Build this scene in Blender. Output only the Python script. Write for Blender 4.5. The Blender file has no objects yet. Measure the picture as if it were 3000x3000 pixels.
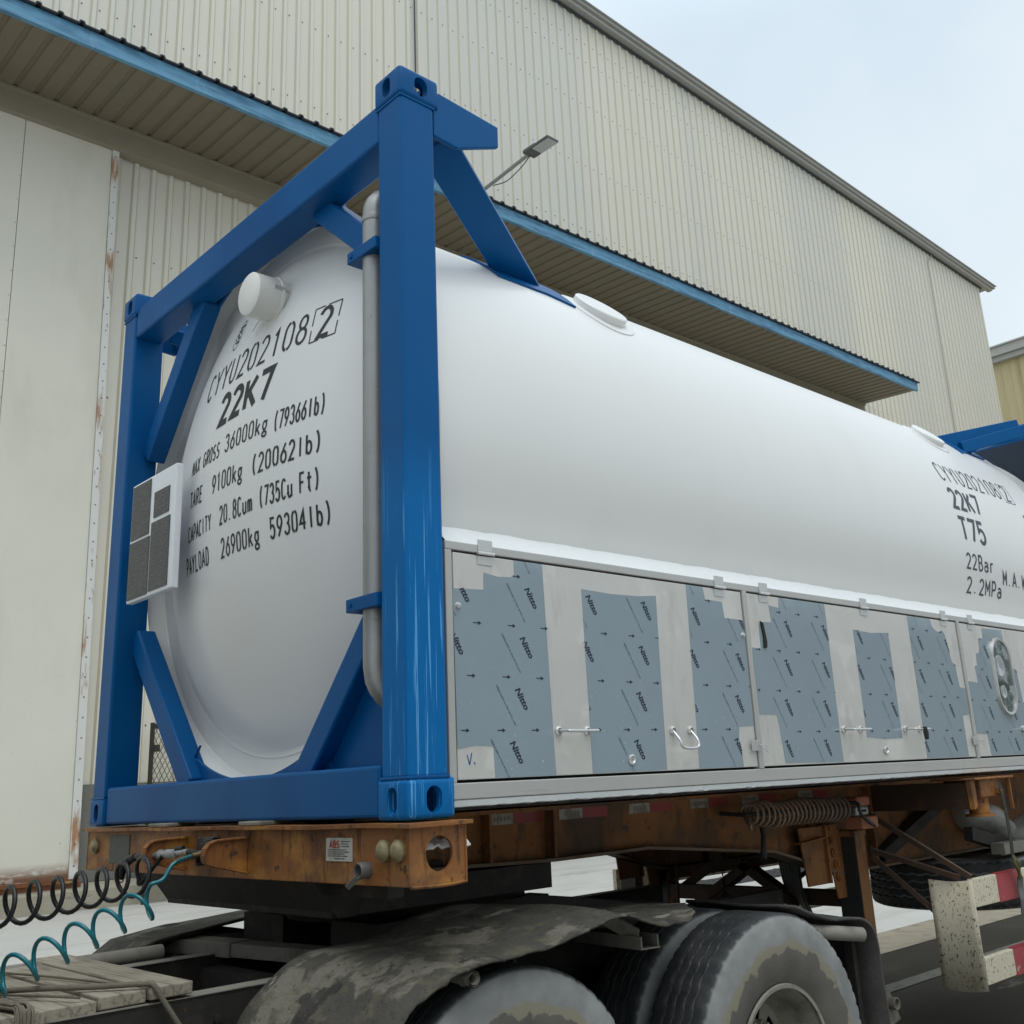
import bpy, bmesh, math, random
from mathutils import Vector, Matrix, noise as mnoise
random.seed(7)
S = bpy.context.scene
COL = S.collection
R = math.radians
pi = math.pi
# ------------------------------------------------------------------ camera
cam_d = bpy.data.cameras.new('camera')
cam = bpy.data.objects.new('camera', cam_d); COL.objects.link(cam)
yaw, pitch, roll = R(46.026), R(16.314), R(2.980)
f = Vector((math.cos(pitch)*math.cos(yaw), math.cos(pitch)*math.sin(yaw), math.sin(pitch)))
rt = f.cross(Vector((0, 0, 1))).normalized(); dn = f.cross(rt)
c_, s_ = math.cos(roll), math.sin(roll)
rx = c_*rt + s_*dn; up = -(-s_*rt + c_*dn)
m = Matrix((rx, up, -f)).transposed().to_4x4()
m.translation = (-1.8718, -2.5807, 1.6131)
cam.matrix_world = m
cam_d.sensor_width = 36; cam_d.lens = 36.615
cam_d.shift_x = -0.03228; cam_d.shift_y = -0.03237
cam_d.clip_start = 0.05; cam_d.clip_end = 2000
S.camera = cam
# ------------------------------------------------------------------ world
SUN_EL, SUN_AZ = R(66), R(-110)      # azimuth measured from +X towards +Y
W = bpy.data.worlds.new('World'); S.world = W; W.use_nodes = True
nt = W.node_tree; N = nt.nodes; L = nt.links; N.clear()
out = N.new('ShaderNodeOutputWorld'); bg = N.new('ShaderNodeBackground'); bg.inputs[1].default_value = 0.1
sky = N.new('ShaderNodeTexSky'); sky.sky_type = 'NISHITA'; sky.sun_disc = False
sky.sun_elevation = SUN_EL; sky.sun_rotation = R(90) - SUN_AZ; sky.air_density = 1.5; sky.dust_density = 4
tc = N.new('ShaderNodeTexCoord')
n1 = N.new('ShaderNodeTexNoise'); n1.inputs['Scale'].default_value = 2.2; n1.inputs['Detail'].default_value = 5; n1.inputs['Roughness'].default_value = .5
L.new(tc.outputs['Generated'], n1.inputs['Vector'])
cr = N.new('ShaderNodeMapRange'); cr.inputs[1].default_value = .35; cr.inputs[2].default_value = .68
L.new(n1.outputs['Fac'], cr.inputs[0])
cm = N.new('ShaderNodeMix'); cm.data_type = 'RGBA'
cm.inputs[6].default_value = (6.1, 7.25, 8.2, 1); cm.inputs[7].default_value = (7.8, 8.5, 8.85, 1)
L.new(cr.outputs[0], cm.inputs[0])
sx = N.new('ShaderNodeSeparateXYZ'); L.new(tc.outputs['Generated'], sx.inputs[0])
el = N.new('ShaderNodeMapRange'); el.inputs[1].default_value = .62; el.inputs[2].default_value = 1.0; el.inputs[3].default_value = 1.0; el.inputs[4].default_value = 2.1
L.new(sx.outputs[2], el.inputs[0])
vm = N.new('ShaderNodeVectorMath'); vm.operation = 'SCALE'
L.new(cm.outputs[2], vm.inputs[0]); L.new(el.outputs[0], vm.inputs['Scale'])
mx = N.new('ShaderNodeMix'); mx.data_type = 'RGBA'; mx.inputs[0].default_value = .93
L.new(sky.outputs[0], mx.inputs[6]); L.new(vm.outputs[0], mx.inputs[7])
L.new(mx.outputs[2], bg.inputs[0]); L.new(bg.outputs[0], out.inputs[0])
# ------------------------------------------------------------------ sun (veiled by cloud)
sd = bpy.data.lights.new('sun', 'SUN'); sd.energy = .7; sd.angle = R(35); sd.color = (1, .97, .92)
sun = bpy.data.objects.new('sun', sd); COL.objects.link(sun)
sdir = Vector((math.cos(SUN_EL)*math.cos(SUN_AZ), math.cos(SUN_EL)*math.sin(SUN_AZ), math.sin(SUN_EL)))
sun.rotation_euler = sdir.to_track_quat('Z', 'Y').to_euler()
S.view_settings.view_transform = 'Standard'; S.view_settings.look = 'None'
S.view_settings.exposure = 0.2; S.view_settings.gamma = 1.0
S.cycles.max_bounces = 6

# ================================================================== materials
def lin(r, g, b):
    return tuple(((v/255)/12.92 if v/255 <= .04045 else ((v/255+.055)/1.055)**2.4) for v in (r, g, b))
MC = {}
def mat(name, col, rough=.5, metal=0., coat=0., var=.08, vs=2.5, layers=(), bump=None, spec=.5, vstretch=(1, 1, 1)):
    """layers: (colour, scale or (sx,sy,sz), lo, hi, weight, rough or None, (axis,a,b) or None)"""
    if name in MC: return MC[name]
    M = bpy.data.materials.new(name); M.use_nodes = True; MC[name] = M
    nt = M.node_tree; N = nt.nodes; L = nt.links
    P = N['Principled BSDF']; P.inputs['Metallic'].default_value = metal; P.inputs['Roughness'].default_value = rough
    P.inputs['Coat Weight'].default_value = coat; P.inputs['Coat Roughness'].default_value = .12
    P.inputs['Specular IOR Level'].default_value = spec
    tc = N.new('ShaderNodeTexCoord'); sep = N.new('ShaderNodeSeparateXYZ'); L.new(tc.outputs['Object'], sep.inputs[0])
    def nz(scale, detail=5, ro=.6):
        n = N.new('ShaderNodeTexNoise'); n.inputs['Detail'].default_value = detail; n.inputs['Roughness'].default_value = ro
        if isinstance(scale, tuple):
            mp = N.new('ShaderNodeMapping'); mp.inputs['Scale'].default_value = scale
            L.new(tc.outputs['Object'], mp.inputs[0]); L.new(mp.outputs[0], n.inputs['Vector']); n.inputs['Scale'].default_value = 1
        else:
            L.new(tc.outputs['Object'], n.inputs['Vector']); n.inputs['Scale'].default_value = scale
        return n.outputs['Fac']
    a = N.new('ShaderNodeMix'); a.data_type = 'RGBA'
    a.inputs[6].default_value = (*[min(1, v*(1-var*1.6)) for v in col], 1); a.inputs[7].default_value = (*[min(1, v*(1+var*1.6)) for v in col], 1)
    L.new(nz(tuple(vs*k for k in vstretch)), a.inputs[0]); cur = a.outputs[2]; rcur = None
    for ly in layers:
        c, sc, lo, hi, w, rr, ax = (list(ly)+[None]*7)[:7]
        mr = N.new('ShaderNodeMapRange'); mr.inputs[1].default_value = lo; mr.inputs[2].default_value = hi
        mr.inputs[4].default_value = 1. if w is None else w
        L.new(nz(sc), mr.inputs[0]); fac = mr.outputs[0]
        if ax:
            m2 = N.new('ShaderNodeMapRange'); m2.inputs[1].default_value = ax[1]; m2.inputs[2].default_value = ax[2]
            L.new(sep.outputs['XYZ'.index(ax[0])], m2.inputs[0])
            ml = N.new('ShaderNodeMath'); ml.operation = 'MULTIPLY'; L.new(fac, ml.inputs[0]); L.new(m2.outputs[0], ml.inputs[1]); fac = ml.outputs[0]
        x = N.new('ShaderNodeMix'); x.data_type = 'RGBA'; x.inputs[7].default_value = (*c, 1)
        L.new(fac, x.inputs[0]); L.new(cur, x.inputs[6]); cur = x.outputs[2]
        if rr is not None:
            y = N.new('ShaderNodeMix'); y.data_type = 'FLOAT'; L.new(fac, y.inputs[0])
            if rcur is None: y.inputs[2].default_value = rough
            else: L.new(rcur, y.inputs[2])
            y.inputs[3].default_value = rr; rcur = y.outputs[0]
    L.new(cur, P.inputs['Base Color'])
    if rcur is not None: L.new(rcur, P.inputs['Roughness'])
    if bump:
        b = N.new('ShaderNodeBump'); b.inputs['Strength'].default_value = bump[1]; b.inputs['Distance'].default_value = bump[2] if len(bump) > 2 else .01
        L.new(nz(bump[0]), b.inputs['Height']); L.new(b.outputs[0], P.inputs['Normal'])
    return M
RUST = (.16, .055, .018); DRUST = (.06, .022, .01); DIRT = (.11, .095, .075); BLK = (.012, .012, .012)
BLUE = mat('blue_paint', (.0003, .088, .268), .38, coat=.0, spec=.16, var=.06, vs=3,
           layers=[((.001, .062, .21), 1.3, .45, .62, .6, .42), ((.10, .22, .42), (90, 90, 60), .70, .76, .5, .2), ((.16, .20, .25), 25, .74, .8, .35, .6)], bump=(16, .05, .01))
BLUEPOST = mat('blue_paint_streaked', (.0003, .088, .268), .38, coat=.0, spec=.16, var=.06, vs=3,
           layers=[((.001, .135, .39), 5, .15, .3, .9, .45, ('Z', 2.75, 2.5)), ((.10, .34, .66), (85, 85, 1.6), .585, .63, .9, .4, ('Z', 2.7, 2.3)),
                   ((.10, .26, .50), (150, 150, 90), .66, .72, .7, .3, ('Z', 2.9, 2.4)), ((.10, .22, .42), (90, 90, 60), .70, .76, .5, .2)], bump=(16, .05, .01))
NAVY = mat('navy_paint', (.004, .014, .032), .5, var=.1)
WHITE = mat('white_tank_paint', (.765, .76, .74), .36, coat=.15, var=.012, vs=1.2,
            layers=[((.70, .69, .67), (2.2, 2.2, 1.1), .56, .8, .5, .4), ((.55, .53, .5), 60, .75, .8, .35, .5)], bump=(1.6, .04, .03))
WHITEBOX = mat('white_enamel', (.82, .84, .86), .35, var=.02)
CAPW = mat('cream_plastic', (.76, .75, .70), .4, var=.03, layers=[((.5, .48, .42), 14, .62, .75, .4)])
INK = mat('black_stencil_paint', (.018, .022, .022), .55, var=.15, vs=30)
GALV = mat('galvanised_pipe', (.34, .34, .33), .45, metal=.5, var=.12, vs=9, layers=[((.2, .19, .18), 35, .62, .75, .7, .6)], bump=(40, .1, .004))
STEEL = mat('bare_stainless', (.64, .625, .59), .33, metal=.3, var=.06, vs=4,
            layers=[((.44, .43, .41), (9, 9, 3), .55, .72, .6, .5), ((.70, .68, .64), 5, .55, .6, .6, .55), ((.25, .24, .22), 70, .72, .77, .6)], bump=(30, .05, .004))
STEELF = mat('stainless_frame', (.53, .525, .50), .33, metal=.4, var=.06, vs=5, layers=[((.33, .32, .3), (3, 40, 40), .6, .75, .5, .5)])
HARD = mat('chromed_hardware', (.66, .66, .65), .28, metal=.6, var=.05)
FILM = mat('protective_film', (.27, .335, .38), .13, var=.05, vs=3, spec=.8, coat=.7,
           layers=[((.55, .60, .63), (100, 100, 75), .665, .70, .8, .2, ('Z', 2.1, 1.75)), ((.5, .55, .58), 95, .70, .73, .6, .2)], bump=(5, .25, .008))
FINK = mat('navy_print', (.012, .022, .045), .5, var=.05)
CAULK = mat('white_sealant', (.78, .80, .80), .5, var=.04, bump=(35, .35, .01))
SEAL = mat('black_gap', (.012, .012, .012), .8)
PLATE = mat('grey_data_plate', (.085, .085, .08), .5, metal=.2, var=.12, vs=20, layers=[((.4, .4, .39), (60, 60, 110), .69, .73, .8), ((.14, .14, .13), (30, 30, 90), .55, .6, .7)])
GLASS = mat('sight_glass', (.10, .13, .13), .08, var=.5, vs=9, coat=.6, layers=[((.42, .46, .48), 16, .46, .56, .7), ((.02, .035, .03), 9, .5, .58, .9, None, ('Z', 2.06, 2.03))])
ORANGE = mat('rusty_orange_paint', (.25, .093, .022), .62, var=.22, vs=5,
             layers=[((.40, .18, .03), (4, 4, 7), .50, .62, .85), ((.11, .05, .022), 3.6, .50, .64, .85, .8), ((.15, .11, .07), 2.6, .56, .70, .8, .8), (DRUST, (34, 34, 5), .57, .68, .7, .8), ((.032, .024, .018), 26, .60, .68, .85, .8), ((.30, .20, .11), 60, .68, .74, .6)], bump=(45, .4, .006))
ORANGED = mat('grimy_orange_paint', (.235, .095, .026), .75, var=.22, vs=4,
             layers=[((.075, .042, .022), 2.6, .44, .62, .9), ((.05, .03, .018), (26, 26, 5), .56, .68, .7), ((.045, .03, .02), 14, .57, .67, .8), ((.25, .11, .04), 50, .67, .74, .6)], bump=(45, .4, .006))
GRIME = mat('grimy_black_steel', (.025, .022, .019), .8, var=.3, vs=6, layers=[((.07, .055, .042), 7, .55, .72, .7), (RUST, 15, .68, .76, .5)], bump=(30, .4, .01))
PALEDIRT = mat('pale_dirty_steel', (.24, .225, .19), .8, var=.15, vs=6, layers=[((.1, .09, .075), 8, .5, .68, .8)], bump=(35, .3, .006))
LAMP = mat('dusty_lamp_lens', (.25, .20, .10), .4, var=.15, vs=40, layers=[((.16, .12, .08), 45, .5, .65, .8)])
LABELW = mat('worn_white_label', (.45, .44, .40), .6, var=.1, vs=30, layers=[((.3, .24, .17), 20, .5, .65, .8)])
REDT = mat('red_reflective_tape', (.26, .025, .02), .5, var=.15, vs=14, layers=[((.09, .03, .02), 8, .5, .7, .7)])
WHT = mat('worn_white_tape', (.30, .27, .22), .5, var=.12, vs=20, layers=[((.13, .10, .075), 16, .48, .62, .8)])
REDINK = mat('red_print', (.35, .03, .02), .5)
RUBBER = mat('black_rubber_hose', (.016, .017, .018), .42, var=.1, layers=[((.06, .058, .055), 18, .58, .72, .6, .6)])
TEAL = mat('teal_hose', (.003, .17, .21), .28, coat=.3, var=.1, vs=10, layers=[((.14, .26, .27), 25, .62, .75, .5, .5)])
BRASS = mat('dull_brass', (.28, .21, .10), .42, metal=.7, var=.1, vs=30)
ALU = mat('cast_aluminium', (.42, .42, .41), .45, metal=.6, var=.15, vs=25, layers=[((.12, .11, .1), 20, .55, .7, .7)])
COILM = mat('dusty_brown_hose', (.25, .17, .115), .7, var=.2, vs=12, layers=[((.12, .09, .066), (4, 4, 4), .45, .65, .8)])
PINK = mat('faded_orange_box', (.36, .13, .07), .55, var=.15, vs=14, layers=[((.13, .07, .05), 22, .55, .66, .8)])
LEGM = mat('scuffed_leg_paint', (.23, .10, .032), .65, var=.15, vs=5, layers=[((.03, .028, .027), (7, 7, 2.5), .50, .60, .9, .8, ('Z', .3, .7)), ((.045, .09, .10), (14, 14, 3), .60, .68, .7)], bump=(30, .3, .006))
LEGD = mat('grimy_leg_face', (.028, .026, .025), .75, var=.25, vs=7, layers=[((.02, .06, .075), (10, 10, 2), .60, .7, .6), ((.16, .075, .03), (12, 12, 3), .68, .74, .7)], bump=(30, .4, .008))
CREAM = mat('cream_guard_paint', (.62, .56, .425), .6, var=.08, vs=5, layers=[((.06, .045, .035), (85, 85, 55), .59, .63, .9), ((.05, .03, .025), (26, 26, 20), .66, .69, .9), ((.28, .15, .05), 7, .62, .75, .6), ((.30, .27, .2), (60, 60, 20), .6, .68, .6)])
REDP = mat('faded_red_paint', (.34, .04, .05), .5, var=.15, vs=8, layers=[((.4, .34, .27), 11, .62, .68, .8), ((.16, .06, .03), 18, .62, .72, .7)])
FEND = mat('dusty_black_fender', (.058, .053, .043), .85, var=.2, vs=3,
           layers=[((.20, .182, .142), (2.0, 3.4, 3), .535, .565, .7, .9), ((.095, .086, .055), (16, 16, 16), .5, .62, .8), ((.27, .25, .20), (3.2, 9, 3), .655, .67, .8), ((.022, .02, .018), (5, 5, 5), .60, .63, .85), ((.03, .028, .024), (40, 40, 40), .58, .66, .7), ((.20, .19, .16), 70, .66, .71, .6)], bump=(26, .8, .016))
FLAP = mat('black_rubber_flap', (.06, .057, .052), .85, var=.25, layers=[((.10, .095, .085), 7, .5, .7, .7)], bump=(25, .5, .01))
WOOD = mat('weathered_plank', (.33, .295, .225), .8, var=.2, vs=3, vstretch=(9, 1, 9), layers=[((.15, .13, .10), (60, 2.5, 60), .52, .62, .8), ((.10, .09, .075), (9, 3, 9), .58, .70, .7), ((.40, .37, .31), (12, 2, 12), .58, .7, .6)], bump=((60, 4, 60), .3, .006))
ROPE = mat('dirty_rope', (.17, .145, .11), .85, var=.15, vs=30, bump=(160, .6, .004))
SACK = mat('dirty_white_sack', (.50, .49, .46), .6, var=.1, vs=5, layers=[((.2, .19, .17), 5, .52, .7, .7), ((.08, .07, .06), 26, .66, .72, .7)], bump=(9, .5, .02))
CLOTH = mat('white_rag', (.72, .71, .68), .8, var=.1)
STRAP = mat('olive_strap', (.03, .032, .022), .8, var=.2)
STRAPY = mat('yellow_green_hook', (.11, .11, .035), .6, var=.2)
RIMM = mat('dull_steel_rim', (.33, .32, .265), .55, metal=.3, var=.12, vs=6, layers=[((.11, .105, .085), 6, .45, .65, .8, .8), ((.30, .285, .24), 8, .6, .72, .6)])
# building
CLADR = mat('dirty_shaded_rib_flank', (.55, .51, .405), .6, var=.06, vs=.5)  # darker flanks: dirt lines, with rib shade contrast put into the colour
CLAD = mat('cream_cladding', (.69, .65, .545), .5, var=.05, vs=.35, vstretch=(1, 1, .12),
           layers=[((.62, .60, .54), (.13, .1, .004), .46, .54, .9), ((.55, .52, .42), (2.6, 1, .12), .62, .78, .5)])
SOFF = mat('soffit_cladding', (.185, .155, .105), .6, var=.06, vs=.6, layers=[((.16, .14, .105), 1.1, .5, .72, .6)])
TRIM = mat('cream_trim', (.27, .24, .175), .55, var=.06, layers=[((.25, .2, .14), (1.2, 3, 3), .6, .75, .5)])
GREYTRIM = mat('grey_roof_trim', (.40, .39, .36), .5, var=.05)
DARKT = mat('dark_roof_edge', (.05, .055, .06), .6)
FASC = mat('faded_blue_fascia', (.115, .30, .46), .55, var=.1, vs=1.4, layers=[((.05, .15, .26), (.9, 1, 8), .45, .62, .9), ((.33, .50, .62), (3.0, 1, .6), .58, .72, .5), ((.03, .035, .04), (2.2, 1, .3), .73, .76, .7)])
ROOFS = mat('dark_roof_sheet', (.035, .04, .047), .7, var=.2)
DOORM = mat('cream_door_sheet', (.69, .66, .565), .55, var=.05, vs=.5,
            layers=[((.50, .47, .37), (.9, 1, .3), .5, .75, .5), ((.25, .24, .2), (9, 9, 9), .70, .73, .7, None, ('Z', 6, 1)), (RUST, (2.2, 2, 7), .42, .52, .95, None, ('Z', .78, .56))])
DTRIM = mat('white_door_trim', (.66, .65, .61), .55, var=.04, layers=[((.34, .15, .05), (5, 5, .9), .53, .64, .9), (RUST, (14, 14, 3), .62, .70, .8)])
PLINTH = mat('grey_plinth', (.17, .165, .145), .9, var=.1, vs=3, bump=(12, .3, .02))
KERB = mat('dirty_kerb', (.34, .31, .24), .9, var=.12, vs=3, layers=[((.13, .11, .085), (1, 5, 5), .56, .7, .7)], bump=(9, .5, .03))
CONC = mat('pale_concrete', (.48, .47, .44), .8, var=.08, vs=1.2, layers=[((.40, .385, .35), (.5, 2.2, 1), .5, .66, .8), ((.33, .31, .27), 9, .62, .74, .6), ((.25, .235, .2), (.35, 1.6, 1), .62, .70, .5), ((.56, .55, .53), 3, .60, .68, .5)], bump=(8, .25, .01))
DIRTS = mat('brown_dirt_strip', (.27, .235, .175), .9, var=.1, vs=3, layers=[((.14, .12, .09), 5, .5, .68, .7)])
ASPH = mat('wet_asphalt', (.030, .027, .020), .8, var=.15, vs=2.5, spec=.2, layers=[((.05, .043, .031), (1.5, 3, 1), .52, .7, .6, .8), ((.02, .018, .015), (.8, 3, 1), .62, .68, .8, .3), ((.12, .105, .08), 90, .66, .75, .5)], bump=(130, .4, .006))
LINEP = mat('worn_line_paint', (.13, .122, .10), .8, var=.2, vs=14, layers=[((.06, .055, .045), 18, .5, .62, .8)])
GRATE = mat('dark_steel_grate', (.07, .07, .075), .6, metal=.3, var=.2, vs=8)
YEL = mat('yellowed_cladding', (.55, .455, .26), .6, var=.07, vs=.35, vstretch=(1, 1, .1), layers=[((.36, .27, .12), (1, 1.2, .06), .55, .72, .6)])
LAMPG = mat('grey_lamp_housing', (.10, .10, .098), .5)
LENS = mat('frosted_lens', (.48, .50, .50), .3)
DARKO = mat('dark_rusty_steel', (.045, .024, .013), .8, var=.25, vs=6, layers=[((.09, .04, .018), 9, .55, .7, .7)])
DUSTLIT = mat('dusty_lit_orange_edge', (.15, .105, .07), .8, var=.2, vs=6, layers=[((.10, .045, .018), 5, .5, .65, .7)], bump=(40, .3, .006))
def tyre_mat():
    M = bpy.data.materials.new('tyre_rubber'); M.use_nodes = True; nt = M.node_tree; N = nt.nodes; L = nt.links; P = N['Principled BSDF']
    tc = N.new('ShaderNodeTexCoord'); sp = N.new('ShaderNodeSeparateXYZ'); L.new(tc.outputs['Object'], sp.inputs[0])
    cb = N.new('ShaderNodeCombineXYZ'); L.new(sp.outputs[0], cb.inputs[0]); L.new(sp.outputs[2], cb.inputs[2])
    ln = N.new('ShaderNodeVectorMath'); ln.operation = 'LENGTH'; L.new(cb.outputs[0], ln.inputs[0])
    def nz(s, d=5):
        n = N.new('ShaderNodeTexNoise'); n.inputs['Scale'].default_value = s; n.inputs['Detail'].default_value = d; L.new(tc.outputs['Object'], n.inputs['Vector']); return n.outputs['Fac']
    def mr(src, a, b, c=0, d=1):
        x = N.new('ShaderNodeMapRange'); x.inputs[1].default_value = a; x.inputs[2].default_value = b; x.inputs[3].default_value = c; x.inputs[4].default_value = d; L.new(src, x.inputs[0]); return x.outputs[0]
    def mth(op, a, b):
        x = N.new('ShaderNodeMath'); x.operation = op; L.new(a, x.inputs[0])
        if isinstance(b, float): x.inputs[1].default_value = b
        else: L.new(b, x.inputs[1])
        return x.outputs[0]
    def mix(fac, a, b):
        x = N.new('ShaderNodeMix'); x.data_type = 'RGBA'; L.new(fac, x.inputs[0])
        for i, v in ((6, a), (7, b)):
            if isinstance(v, tuple): x.inputs[i].default_value = (*v, 1)
            else: L.new(v, x.inputs[i])
        return x.outputs[2]
    rj = mth('ADD', ln.outputs['Value'], mr(nz(11, 6), .3, .7, -.035, .035))
    rj2 = mth('ADD', ln.outputs['Value'], mr(nz(5, 4), .3, .7, -.02, .02))
    inner = mix(mr(nz(6), .4, .7), (.11, .10, .088), (.155, .143, .125))
    tan = (.25, .225, .165); dust = mix(mr(nz(10), .35, .7), (.20, .203, .198), (.285, .288, .278))
    c = mix(mr(rj, .405, .412), inner, tan)
    c = mix(mr(rj2, .432, .445), c, dust)
    wet = mth('MULTIPLY', mr(nz(5, 2), .67, .70), mr(ln.outputs['Value'], .42, .44))
    c = mix(wet, c, (.05, .055, .06))
    tread = mix(mr(nz(12), .4, .75), (.022, .025, .027), (.06, .06, .058))
    c = mix(mr(ln.outputs['Value'], .524, .533), c, tread)
    L.new(c, P.inputs['Base Color']); P.inputs['Roughness'].default_value = .75
    b = N.new('ShaderNodeBump'); b.inputs['Strength'].default_value = .3; b.inputs['Distance'].default_value = .004; L.new(nz(60), b.inputs['Height']); L.new(b.outputs[0], P.inputs['Normal'])
    return M
TYRE = tyre_mat()

# ================================================================== mesh helpers
WL = {}      # world location of each object made here
class MB:
    def __init__(s): s.v = []; s.f = []; s.mi = []; s.mats = []
    def _m(s, m):
        if m is None: return 0
        if m not in s.mats: s.mats.append(m)
        return s.mats.index(m)
    def add(s, vs, fs, m=None):
        o = len(s.v); s.v += [tuple(v) for v in vs]; k = s._m(m)
        for q in fs: s.f.append([o+i for i in q]); s.mi.append(k)
        return s
    def box(s, a, b, m=None):
        x0, y0, z0 = [min(a[i], b[i]) for i in range(3)]; x1, y1, z1 = [max(a[i], b[i]) for i in range(3)]
        return s.add([(x0,y0,z0),(x1,y0,z0),(x1,y1,z0),(x0,y1,z0),(x0,y0,z1),(x1,y0,z1),(x1,y1,z1),(x0,y1,z1)],
                     [(0,3,2,1),(4,5,6,7),(0,1,5,4),(1,2,6,5),(2,3,7,6),(3,0,4,7)], m)
    def bar(s, p, q, w, h, upv=(0, 0, 1), m=None):
        """rectangular bar from p to q; h along upv (made square to the axis), w across"""
        p, q = Vector(p), Vector(q); d = (q-p).normalized(); u = Vector(upv); u = (u-d*u.dot(d)).normalized(); r = d.cross(u)
        vs = [b+r*(w/2*i)+u*(h/2*j) for b in (p, q) for i, j in ((-1,-1),(1,-1),(1,1),(-1,1))]
        return s.add(vs, [(3,2,1,0),(4,5,6,7),(0,1,5,4),(1,2,6,5),(2,3,7,6),(3,0,4,7)], m)
    def prism(s, poly, axis, a, b, m=None):
        """poly in the two axes left after `axis` (order xyz), extruded from a to b"""
        ax = 'xyz'.index(axis); n = len(poly)
        def P(u, t):
            w = [u[0], u[1]]; w.insert(ax, t); return w
        vs = [P(u, a) for u in poly]+[P(u, b) for u in poly]
        return s.add(vs, [list(range(n))[::-1], list(range(n, 2*n))]+[(i, (i+1) % n, n+(i+1) % n, n+i) for i in range(n)], m)
    def tube(s, pts, r, n=10, m=None, cap=True):
        pts = [Vector(p) for p in pts]; K = len(pts); rs = r if isinstance(r, (list, tuple)) else [r]*K
        t0 = (pts[1]-pts[0]).normalized(); u = t0.orthogonal().normalized(); vs = []
        for i, p in enumerate(pts):
            t = (pts[min(i+1, K-1)]-pts[max(i-1, 0)]).normalized(); u = (u-t*u.dot(t)).normalized(); w = t.cross(u)
            vs += [p+(u*math.cos(2*pi*k/n)+w*math.sin(2*pi*k/n))*rs[i] for k in range(n)]
        fs = [(i*n+k, i*n+(k+1) % n, (i+1)*n+(k+1) % n, (i+1)*n+k) for i in range(K-1) for k in range(n)]
        if cap: fs += [list(range(n))[::-1], list(range((K-1)*n, K*n))]
        return s.add(vs, fs, m)
    def lathe(s, prof, o, axis, n=64, m=None, a0=0, a1=2*pi, skip=None):
        """prof: (t along axis, radius)"""
        o = Vector(o); ax = Vector(axis).normalized(); u = ax.orthogonal().normalized()
        if abs(ax.z) < .9: u = (Vector((0,0,1))-ax*ax.z).normalized()
        w = ax.cross(u); full = abs(a1-a0-2*pi) < 1e-6; cnt = n if full else n+1; vs = []
        for t, r in prof:
            for k in range(cnt):
                a = a0+(a1-a0)*k/n; vs.append(o+ax*t+(u*math.cos(a)+w*math.sin(a))*r)
        fs = []
        for i in range(len(prof)-1):
            for k in range(n):
                if skip and skip(i, k): continue
                k2 = (k+1) % cnt; fs.append((i*cnt+k, i*cnt+k2, (i+1)*cnt+k2, (i+1)*cnt+k))
        return s.add(vs, fs, m)
    def grid(s, rows, m=None):
        n = len(rows[0]); vs = [p for r in rows for p in r]
        return s.add(vs, [(i*n+k, i*n+k+1, (i+1)*n+k+1, (i+1)*n+k) for i in range(len(rows)-1) for k in range(n-1)], m)
    def build(s, name, m=None, parent=None, smooth=None, bevel=None, solid=None, origin=None, label=None, seg=2):
        me = bpy.data.meshes.new(name)
        if origin is None:
            if parent is None:
                xs = [v[0] for v in s.v]; ys = [v[1] for v in s.v]; zs = [v[2] for v in s.v]
                origin = ((min(xs)+max(xs))/2, (min(ys)+max(ys))/2, min(zs))
            else: origin = (0, 0, 0)
        o = Vector(origin)
        me.from_pydata([tuple(Vector(v)-o) for v in s.v], [], s.f)
        if m is not None and not s.mats: me.materials.append(m)
        elif m is not None:
            for q in s.mats: me.materials.append(q)
        else:
            for q in s.mats: me.materials.append(q)
        for p, k in zip(me.polygons, s.mi): p.material_index = k
        bm = bmesh.new(); bm.from_mesh(me); bmesh.ops.recalc_face_normals(bm, faces=bm.faces); bm.to_mesh(me); bm.free()
        if smooth is not None:
            for p in me.polygons: p.use_smooth = True
            me.set_sharp_from_angle(angle=R(smooth))
        ob = bpy.data.objects.new(name, me); COL.objects.link(ob); ob.location = o; WL[ob.name] = o
        if parent is not None: adopt(ob, parent)
        if solid:
            md = ob.modifiers.new('solid', 'SOLIDIFY'); md.thickness = solid; md.offset = 0
        if bevel:
            md = ob.modifiers.new('bevel', 'BEVEL'); md.width = bevel; md.segments = seg; md.limit_method = 'ANGLE'; md.angle_limit = R(40); md.harden_normals = False
        if label: ob['label'] = label
        return ob
def adopt(ob, parent):
    ob.parent = parent; ob.matrix_parent_inverse = Matrix.Translation(-WL[parent.name])
def tag(o, label, cat, group=None):
    o['label'] = label; o['category'] = cat
    if group: o['group'] = group
    return o
def struct(o): o['kind'] = 'structure'; return o
def thing(name, loc, label, cat, group=None):
    o = bpy.data.objects.new(name, None); COL.objects.link(o); o.location = loc; o.empty_display_size = .3; WL[o.name] = Vector(loc)
    return tag(o, label, cat, group)
def copy_part(o, parent, delta, flip=None):
    c = o.copy(); COL.objects.link(c); c.parent = parent
    nl = Vector(o.location)+Vector(delta); c.location = nl; WL[c.name] = nl
    c.matrix_parent_inverse = Matrix.Translation(-WL[parent.name])
    if flip: c.rotation_euler = flip
    return c
def arc(cx, cy, rx_, ry_, a0, a1, n=12):
    return [(cx+rx_*math.cos(R(a0+(a1-a0)*i/n)), cy+ry_*math.sin(R(a0+(a1-a0)*i/n))) for i in range(n+1)]
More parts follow.
